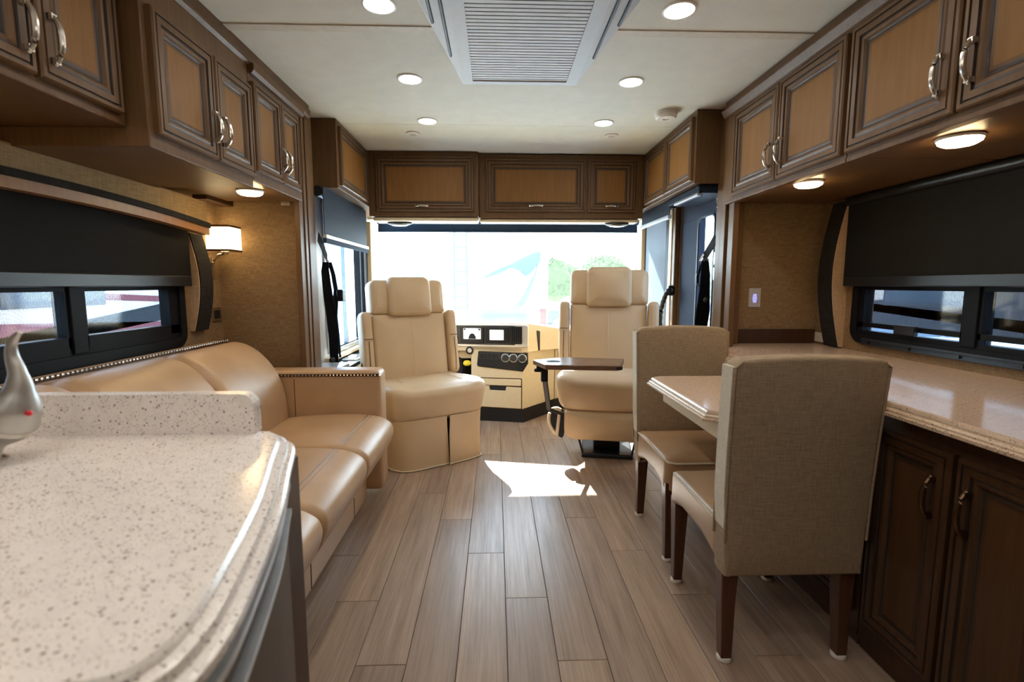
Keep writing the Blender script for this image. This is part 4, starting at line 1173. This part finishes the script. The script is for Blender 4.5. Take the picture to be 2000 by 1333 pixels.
# binnacle hood right of the wheel
m = MB().pillow(rrect(-.80, -.40, .80, .93, (.01, .01, .06, .06), 5), XZ, 4.12, 4.40, .02)
obj('binnacle', m, 'black', r, angle=50)
obj('binnacle_cap', MB().pillow(rrect(-.81, -.37, .88, .945, (.01, .01, .06, .06), 5), XZ, 4.18, 4.42, .02), 'ivory', r, angle=50)
r = thing('steering_wheel', 'black steering wheel behind the driver seat, before the instruments', 'steering wheel', (-.60, 4.0, .86))
R = rotx(math.radians(-38), 0, 0)
m = MB(); L = []
for i in range(36):
    a = 2*math.pi*i/36
    L.append([((.205+.015*math.cos(b))*math.cos(a), .015*math.sin(b), (.205+.015*math.cos(b))*math.sin(a)) for b in [2*math.pi*k/8 for k in range(8)]])
L.append(L[0])
obj('rim', m.loops(L, 0, False, False).warp(R), 'black', r, local=True)
obj('hub', MB().lathe([(.075, -.02), (.08, .01), (.05, .03), (.001, .03)], (0, 0, 0), 20, fn=lambda x, y, z: (x, -z, y)).warp(R), 'black', r, local=True)
m = MB()
for a in (0, math.pi, -math.pi/2): m.tube([(.06*math.cos(a), .0, .06*math.sin(a)), (.20*math.cos(a), 0, .20*math.sin(a))], .014, 8)
obj('spokes', m.warp(R), 'black', r, local=True)
obj('column', MB().tube([(0, .02, 0), (0, .16, -.14)], .03, 12), 'black', r, local=True)
# driver's side console with keypad
r = thing('side_console', 'black-topped driver side console with a white keypad below the window', 'console', (-1.03, 3.7, 0))
obj('body', MB().box(-1.128, -.965, 3.02, 4.27, 0, .600), 'ivory', r, bevel=.01)
obj('top', MB().box(-1.128, -.955, 3.20, 4.27, .600, .628), 'black', r, bevel=.006)
obj('front_cap', MB().box(-1.128, -.950, 2.93, 3.20, .600, .655), 'alum', r, bevel=.012)
kp = obj('keypad', MB().box(-1.07, -.975, 3.42, 3.66, .628, .640), 'white', r, bevel=.004)
for i in range(3):
    for j in range(5):
        obj('key', MB().box(-1.062+i*.028, -1.042+i*.028, 3.445+j*.040, 3.47+j*.040, .640, .645), 'print', kp, smooth=False)

# ================================================================== SEAT BELTS, HANDLE
def ribbon(pts, w, side, t=.002):
    m = MB(); L = []
    S = Vector(side).normalized()
    for i, p in enumerate(pts):
        p = Vector(p); ww = w[i] if isinstance(w, (list, tuple)) else w
        tg = (Vector(pts[min(i+1, len(pts)-1)])-Vector(pts[max(i-1, 0)])).normalized()
        n = tg.cross(S).normalized()*t
        L.append([tuple(p-S*ww/2-n), tuple(p+S*ww/2-n), tuple(p+S*ww/2+n), tuple(p-S*ww/2+n)])
    return m.loops(L)
r = thing('seat_belt', 'black seat belt hanging from the left column beside the driver seat', 'seat belt', (-1.07, 3.2, .64))
sl = ribbon([(-1.035, 2.96, 1.435), (-1.055, 3.09, 1.385), (-1.07, 3.20, 1.325)], .055, (0, .35, 1))
obj('upper_strap', sl, 'belt', r, smooth=False)
obj('guide_loop', MB().tube([(-1.065, 3.175, 1.335), (-1.075, 3.215, 1.335), (-1.075, 3.235, 1.305), (-1.065, 3.20, 1.295)], .008, 8), 'chrome', r)
obj('hanging_strap', ribbon([(-1.075, 3.19, 1.30), (-1.082, 3.195, 1.24), (-1.082, 3.225, 1.10), (-1.078, 3.27, .95), (-1.075, 3.28, .80), (-1.075, 3.275, .635)], [.040, .054, .064, .074, .068, .056], (1, -.2, 0)), 'belt', r, smooth=False)
obj('loop_strap', ribbon([(-1.065, 3.235, 1.30), (-1.065, 3.295, 1.22), (-1.068, 3.345, 1.12), (-1.070, 3.325, 1.03), (-1.07, 3.31, .95), (-1.07, 3.36, .80), (-1.07, 3.385, .66)], [.026, .030, .030, .042, .036, .022, .014], (1, -.2, 0)), 'belt', r, smooth=False)
obj('buckle_tongue', MB().box(-1.062, -1.020, 3.33, 3.40, 1.045, 1.125), 'black', r, bevel=.008)
obj('anchor', MB().ball((-1.07, 3.22, .665), .022), 'black', r)
r = thing('seat_belt', 'black seat belt hanging from the right column before the entry door', 'seat belt', (1.30, 3.0, .8))
obj('upper_strap', ribbon([(1.262, 2.825, 1.420), (1.275, 2.92, 1.375), (1.285, 3.03, 1.318)], .062, (0, .4, 1)), 'belt', r, smooth=False)
obj('guide_loop', MB().tube([(1.275, 3.00, 1.345), (1.275, 3.06, 1.305), (1.29, 3.04, 1.275), (1.29, 2.98, 1.31)], .008, 8), 'chrome', r)
obj('hanging_strap', ribbon([(1.285, 3.01, 1.30), (1.28, 2.985, 1.22), (1.28, 2.985, 1.12), (1.28, 2.995, 1.0), (1.28, 3.02, .88), (1.28, 3.05, .74), (1.28, 3.06, .60)], [.050, .062, .070, .092, .090, .080, .065], (1, .2, 0)), 'belt', r, smooth=False)
obj('buckle_tongue', MB().box(1.270, 1.288, 3.085, 3.125, 1.155, 1.225), 'black', r, bevel=.006)
obj('loop_strap', ribbon([(1.275, 3.04, 1.28), (1.272, 3.08, 1.21), (1.272, 3.075, 1.165), (1.275, 3.03, 1.14)], .015, (1, .2, 0)), 'belt', r, smooth=False)
obj('belt_clip', MB().ball((1.272, 2.945, 1.065), .017, 8, 6), 'black', r)
r = thing('grab_handle', 'black curved ribbed grab handle beside the passenger window', 'handle', (1.31, 3.7, .75))
pts = smooth_poly([(1.33, 3.665, 1.115), (1.29, 3.655, 1.110), (1.275, 3.70, 1.045), (1.27, 3.745, .95), (1.272, 3.755, .82), (1.275, 3.745, .70), (1.30, 3.735, .62)], 5, False)
m = MB().tube(pts, [.020 if i % 2 else .017 for i in range(len(pts))], 10)
obj('grip', m, 'black', r, smooth=False)
obj('mount', MB().box(1.29, 1.35, 3.645, 3.70, 1.075, 1.15), 'black', r, bevel=.01)

# ================================================================== SMALL WALL THINGS
r = thing('wall_sconce', 'lit cream-shaded sconce on a bent nickel arm beside the sofa window', 'lamp', (LX, 2.65, 1.18))
yc = 2.655
sh = MB(); h0, h1 = 1.333, 1.455
S0 = rrect(-1.478, -1.352, yc-.062, yc+.062, .012, 4)
sh.loops([[(x, y, z) for x, y in S0] for z in (h0, h1)], 0, False, False)
sd = obj('lamp_shade', sh, 'sconce', r)
for z in (h0, h1):
    m = MB().loops([[(x*1.0, y, zz) for x, y in S0] for zz in (z-.004, z+.004)], 0, False, False)
    m = MB(); 
    S1 = rrect(-1.480, -1.350, yc-.064, yc+.064, .013, 4); S2 = rrect(-1.476, -1.354, yc-.060, yc+.060, .011, 4)
    m.loops([[(x, y, z-.005) for x, y in S2], [(x, y, z-.005) for x, y in S1], [(x, y, z+.005) for x, y in S1], [(x, y, z+.005) for x, y in S2], [(x, y, z-.005) for x, y in S2]], 0, False, False)
    obj('shade_trim', m, 'wood_d', sd)
obj('backplate', MB().box(LX, LX+.012, yc-.03, yc+.03, 1.18, 1.30), 'chrome', r, bevel=.003)
pts = smooth_poly([(-1.49, yc, 1.185), (-1.484, yc, 1.23), (-1.472, yc, 1.285), (-1.445, yc, 1.312), (-1.418, yc, 1.318), (-1.414, yc, 1.335)], 4, False)
obj('arm', MB().tube(pts, .009, 8, flat=(1.5, .7)), 'chrome', r)
obj('lamp_holder', MB().lathe([(.018, 1.315), (.02, 1.33), (.012, 1.36)], (-1.414, yc, 0), 14), 'chrome', r)
r = thing('wall_outlet', 'nickel outlet plate with black insert low on the wall beside the sofa window', 'outlet', (LX, 2.685, 1.0))
obj('plate', MB().box(LX, LX+.008, 2.642, 2.732, .962, 1.036), 'chrome', r, bevel=.004)
obj('insert', MB().box(LX+.004, LX+.011, 2.662, 2.712, .976, 1.022), 'black', r, bevel=.002)
r = thing('sticker', 'small cream label high on the fabric wall left of the column', 'sticker', (-1.13, 2.75, 1.60))
obj('sheet', MB().box(-1.150, -1.106, 2.7475, 2.75, 1.582, 1.610), 'paper', r, smooth=False)
m = MB()
for i in range(3): m.box(-1.146, -1.112-.006*(i == 2), 2.7465, 2.7475, 1.587+i*.007, 1.590+i*.007)
obj('print', m, 'print', r, smooth=False)
r = thing('switch_panel', 'grey touch switch with blue lights on the right fabric wall', 'switch', (1.46, 2.75, 1.09))
obj('plate', MB().box(1.430, 1.500, 2.742, 2.75, 1.030, 1.138), 'switch', r, bevel=.003)
m = MB()
for i in range(7): m.box(1.452+.004*abs(i-3)/3, 1.478-.004*abs(i-3)/3, 2.7405, 2.742, 1.058+i*.0072, 1.060+i*.0072)
obj('touch_bars', m, 'led', r, smooth=False)
r = thing('sticker', 'white printed label at the foot of the right fabric wall by the side panel', 'sticker', (1.80, 2.73, .86))
obj('sheet', MB().box(1.822, 1.829, 2.66, 2.745, .838, .888), 'paper', r, smooth=False)
m = MB()
for i in range(6): m.box(1.8215, 1.822, 2.665, 2.74, .843+i*.0075, .845+i*.0075)
obj('print', m, 'print', r, smooth=False)

# ================================================================== OUTSIDE
GZ = -1.05
def mat_ext(n, c, r=.6, sp=.5): M[n] = plain(n, c, r, spec=sp)
mat_ext('lot', (.52, .53, .52), .9); mat_ext('rv_white', (.86, .87, .88), .45); mat_ext('rv_teal', (.030, .062, .072), .9, .05); mat_ext('rv_grey', (.050, .060, .066), .9, .05)
mat_ext('rv_maroon', (.22, .055, .07)); mat_ext('rv_beige', (.55, .52, .48)); mat_ext('tail_red', (.34, .012, .012), .9, .05); mat_ext('tyre', (.03, .03, .03)); mat_ext('car_glass', (.06, .09, .12), .1)
mat_ext('leaf', (.045, .095, .020), .9, .05); mat_ext('leaf2', (.060, .110, .030), .9, .05); mat_ext('trunk', (.16, .11, .08)); mat_ext('rv_dark', (.05, .06, .075), .3)
struct('ground', MB().box(-60, 60, -40, 90, GZ-.2, GZ), 'lot', smooth=False)
def rv(name, lab, cx, cy, w, l, h, rot, body='rv_white', stripes=(), rear=False, wins=()):
    """local: rear faces -y"""
    r = thing(name, lab, 'motorhome', (cx, cy, GZ), rot)
    P = rrect(-w/2, w/2, .45, h, (.06, .06, .18, .18), 5)
    obj('body', MB().prism(P, XZ, 0, l), body, r, local=True, smooth=False)
    for (side, y0, y1, z0, z1, mt) in stripes:
        x = side*w/2
        m = MB(); N_ = 10; L = []
        for i in range(N_+1):
            t = i/N_; y = y0+(y1-y0)*t; za = z0[0]+(z0[1]-z0[0])*t; zc = z1[0]+(z1[1]-z1[0])*t
            L.append([(x-side*.01, y, za), (x-side*.01, y, zc), (x+side*.012, y, zc), (x+side*.012, y, za)])
        obj('stripe', m.loops(L), mt, r, local=True, smooth=False)
    for (side, y0, y1, z0, z1) in wins:
        x = side*w/2
        f = obj('window', MB().box(min(x, x+side*.03), max(x, x+side*.03), y0, y1, z0, z1), 'rv_dark', r, local=True, bevel=.01)
        obj('pane', MB().box(min(x+side*.03, x+side*.034), max(x+side*.03, x+side*.034), y0+.05, y1-.05, z0+.05, z1-.05), 'car_glass', f, local=True, smooth=False)
    for y in (l*.18, l*.72):
        for s in (-1, 1):
            obj('wheel', MB().lathe([(.02, -.14), (.40, -.14), (.45, -.08), (.45, .08), (.40, .14), (.02, .14)], (0, 0, 0), 22, fn=lambda a, b, c: (s*(w/2-.14)+c, y+a, .45+b)), 'tyre', r, local=True)
            obj('hub_cap', MB().lathe([(.25, 0), (.22, .03), (.02, .05)], (0, 0, 0), 18, fn=lambda a, b, c: (s*(w/2+.0)+s*c, y+a, .45+b)), 'chrome', r, local=True)
    return r
# motorhome parked ahead, seen from behind
r = rv('motorhome', 'white motorhome parked ahead, its rear with ladder seen through the windshield', .02, 12.0, 2.5, 8.5, 3.75, 0)
m = MB()
for i in range(9):
    m.tube([(-1.00, -.09, 1.05+i*.29), (-.70, -.09, 1.05+i*.29)], .016, 6)
for x in (-1.0, -.70): m.tube([(x, -.02, .95), (x, -.09, 1.0), (x, -.09, 3.55), (x, -.02, 3.6)], .02, 6)
obj('ladder', m, 'rv_teal', r, local=True)
sw = smooth_poly([(-.35, 2.35), (.15, 2.62), (.70, 2.78), (1.02, 2.86), (1.05, 2.74), (.72, 2.40), (.45, 2.62), (.05, 2.45)], 4)
obj('swoosh', MB().prism(sw, XZ, -.012, .01), 'rv_teal', r, local=True, smooth=False)
sw = smooth_poly([(.10, 1.55), (.50, 1.75), (.85, 2.35), (1.0, 2.7), (.95, 2.40), (.70, 1.75), (.35, 1.50)], 4)
obj('swoosh', MB().prism(sw, XZ, -.012, .01), 'rv_grey', r, local=True, smooth=False)
f = obj('rear_window', MB().prism(smooth_poly([(.35, 2.66), (.80, 2.92), (1.08, 2.98), (.98, 2.72), (.70, 2.50)], 4), XZ, -.03, .01), 'rv_teal', r, local=True, smooth=False)
obj('grille_panel', MB().box(-.45, .82, -.03, .01, 1.02, 1.62), 'rv_grey', r, local=True, bevel=.02)
for z in (1.12, 1.26, 1.40): obj('grille_slot', MB().box(-.35, .72, -.045, -.028, z, z+.09), 'rv_teal', r, local=True, smooth=False)
obj('bumper', MB().box(-1.22, 1.22, -.14, .02, .55, .80), 'rv_white', r, local=True, bevel=.04)
for s in (-1, 1): obj('tail_light', MB().box(s*1.14-.08, s*1.14+.08, -.03, .01, 1.0, 1.62), 'tail_red', r, local=True, bevel=.015)
rv('motorhome', 'pale motorhome parked far ahead on the left of the windshield', -5.0, 21.0, 2.5, 8, 3.5, math.radians(-12), 'rv_white', ((1, .5, 7.5, (1.2, 1.6), (1.5, 1.9), 'rv_teal'),), wins=((1, 1.0, 2.2, 2.0, 2.7), (1, 3.2, 4.6, 2.0, 2.7)))
rv('motorhome', 'white and maroon motorhome parked outside the sofa window', -7.2, -2.5, 2.5, 12, 3.6, 0, 'rv_white',
   ((1, .2, 11.5, (1.9, 1.35), (2.25, 1.55), 'rv_maroon'), (1, .2, 11.5, (1.55, 1.1), (1.68, 1.25), 'rv_grey'), (1, .2, 11.5, (2.5, 1.9), (2.6, 2.0), 'rv_maroon'), (1, 6, 11.8, (1.2, 1.6), (1.3, 1.9), 'rv_grey')),
   wins=((1, 8.6, 10.2, 1.9, 2.9), (1, 5.6, 6.6, 1.9, 2.9), (1, 1.0, 3.2, 2.0, 2.9)))
rv('motorhome', 'beige motorhome with dark swooping stripe outside the buffet window', 7.0, -2.5, 2.5, 12, 3.6, 0, 'rv_beige',
   ((-1, .2, 11.5, (2.2, 1.3), (2.9, 1.8), 'rv_dark'), (-1, .2, 11.5, (1.25, 1.9), (1.45, 2.0), 'rv_white'), (-1, 4, 11.5, (1.1, 1.3), (1.3, 1.4), 'rv_grey')),
   wins=((-1, 8.2, 9.6, 1.9, 2.7), (-1, 4.6, 5.6, 1.9, 2.7)))
def car(lab, x, y, rot, body):
    r = thing('car', lab, 'car', (x, y, GZ), rot, 'cars in the lot ahead')
    prof = smooth_poly([(-2.2, .40), (-2.2, .85), (-1.95, 1.02), (-1.2, 1.08), (-.65, 1.60), (.95, 1.66), (1.85, 1.10), (2.2, .95), (2.2, .40)], 3)
    obj('body', MB().pillow(prof, lambda u, v, w: (u, w, v), -.88, .88, .10), body, r, local=True, angle=50)
    g = [(-1.0, 1.10), (-.58, 1.50), (.90, 1.55), (1.45, 1.12)]
    obj('side_glass', MB().prism(g, lambda u, v, w: (u, w, v), -.895, .895), 'car_glass', r, local=True, smooth=False)
    for s in (-1, 1):
        for u in (-1.4, 1.4):
            obj('wheel', MB().lathe([(.02, -.1), (.33, -.1), (.36, 0), (.33, .1), (.02, .1)], (0, 0, 0), 18, fn=lambda a, b, c: (u+a, s*.82+c, .36+b)), 'tyre', r, local=True)
mat_ext('car_blue', (.06, .09, .13), .9, .05); mat_ext('car_silver', (.13, .15, .16), .9, .05); mat_ext('car_dark', (.03, .04, .055), .9, .05)
car('dark car parked ahead, right of the motorhome rear', 4.2, 23.5, .12, 'car_dark')
car('silver car parked ahead, behind the passenger headrest', 9.6, 27.5, .12, 'car_silver')
car('blue car parked ahead, near the right windshield post', 15.2, 31.0, .1, 'car_blue')
# hedge trees behind the cars
rng = random.Random(3)
def tree(lab, x, y, h, rad, mt):
    r = thing('tree', lab, 'tree', (x, y, GZ), 0, 'trees behind the lot')
    m = MB()
    for i in range(620):
        a = rng.uniform(0, 2*math.pi); ph = math.acos(rng.uniform(-.6, 1)); q = rad*rng.uniform(.72, 1.05)
        c = Vector((q*math.sin(ph)*math.cos(a), q*math.sin(ph)*math.sin(a), h-rad*.95+q*math.cos(ph)*.95))
        s = rng.uniform(.16, .34)
        u = Vector((rng.uniform(-1, 1), rng.uniform(-1, 1), rng.uniform(-1, 1))).normalized(); v = u.orthogonal().normalized()
        m.add([c+u*s, c+v*s*.6, c-u*s, c-v*s*.6], [(0, 1, 2, 3)])
    k_ = obj('foliage', m, mt, r, local=True, smooth=False); k_['kind'] = 'stuff'
    obj('inner_crown', MB().ball((0, 0, h-rad*.95), rad*.8, 14, 9), mt, r, local=True)
    obj('trunk', MB().tube([(0, 0, 0), (.1, 0, h*.3), (0, .05, h*.6)], [.22, .18, .12], 8), 'trunk', r, local=True)
for i, (x, h, rad, mt, lab) in enumerate(((4.2, 3.9, 1.7, 'leaf', 'green tree nearest the motorhome ahead'), (7.9, 4.3, 1.8, 'leaf2', 'second pale green tree from the motorhome ahead'), (11.7, 4.3, 1.8, 'leaf', 'third green tree from the motorhome ahead'), (15.8, 4.0, 1.7, 'leaf2', 'pale green tree near the right windshield post'))):
    tree(lab, x, 35+rng.uniform(-1, 1), h, rad, mt)
tree('pale green tree far left beyond the windshield', -7.2, 36, 4.2, 1.7, 'leaf2')
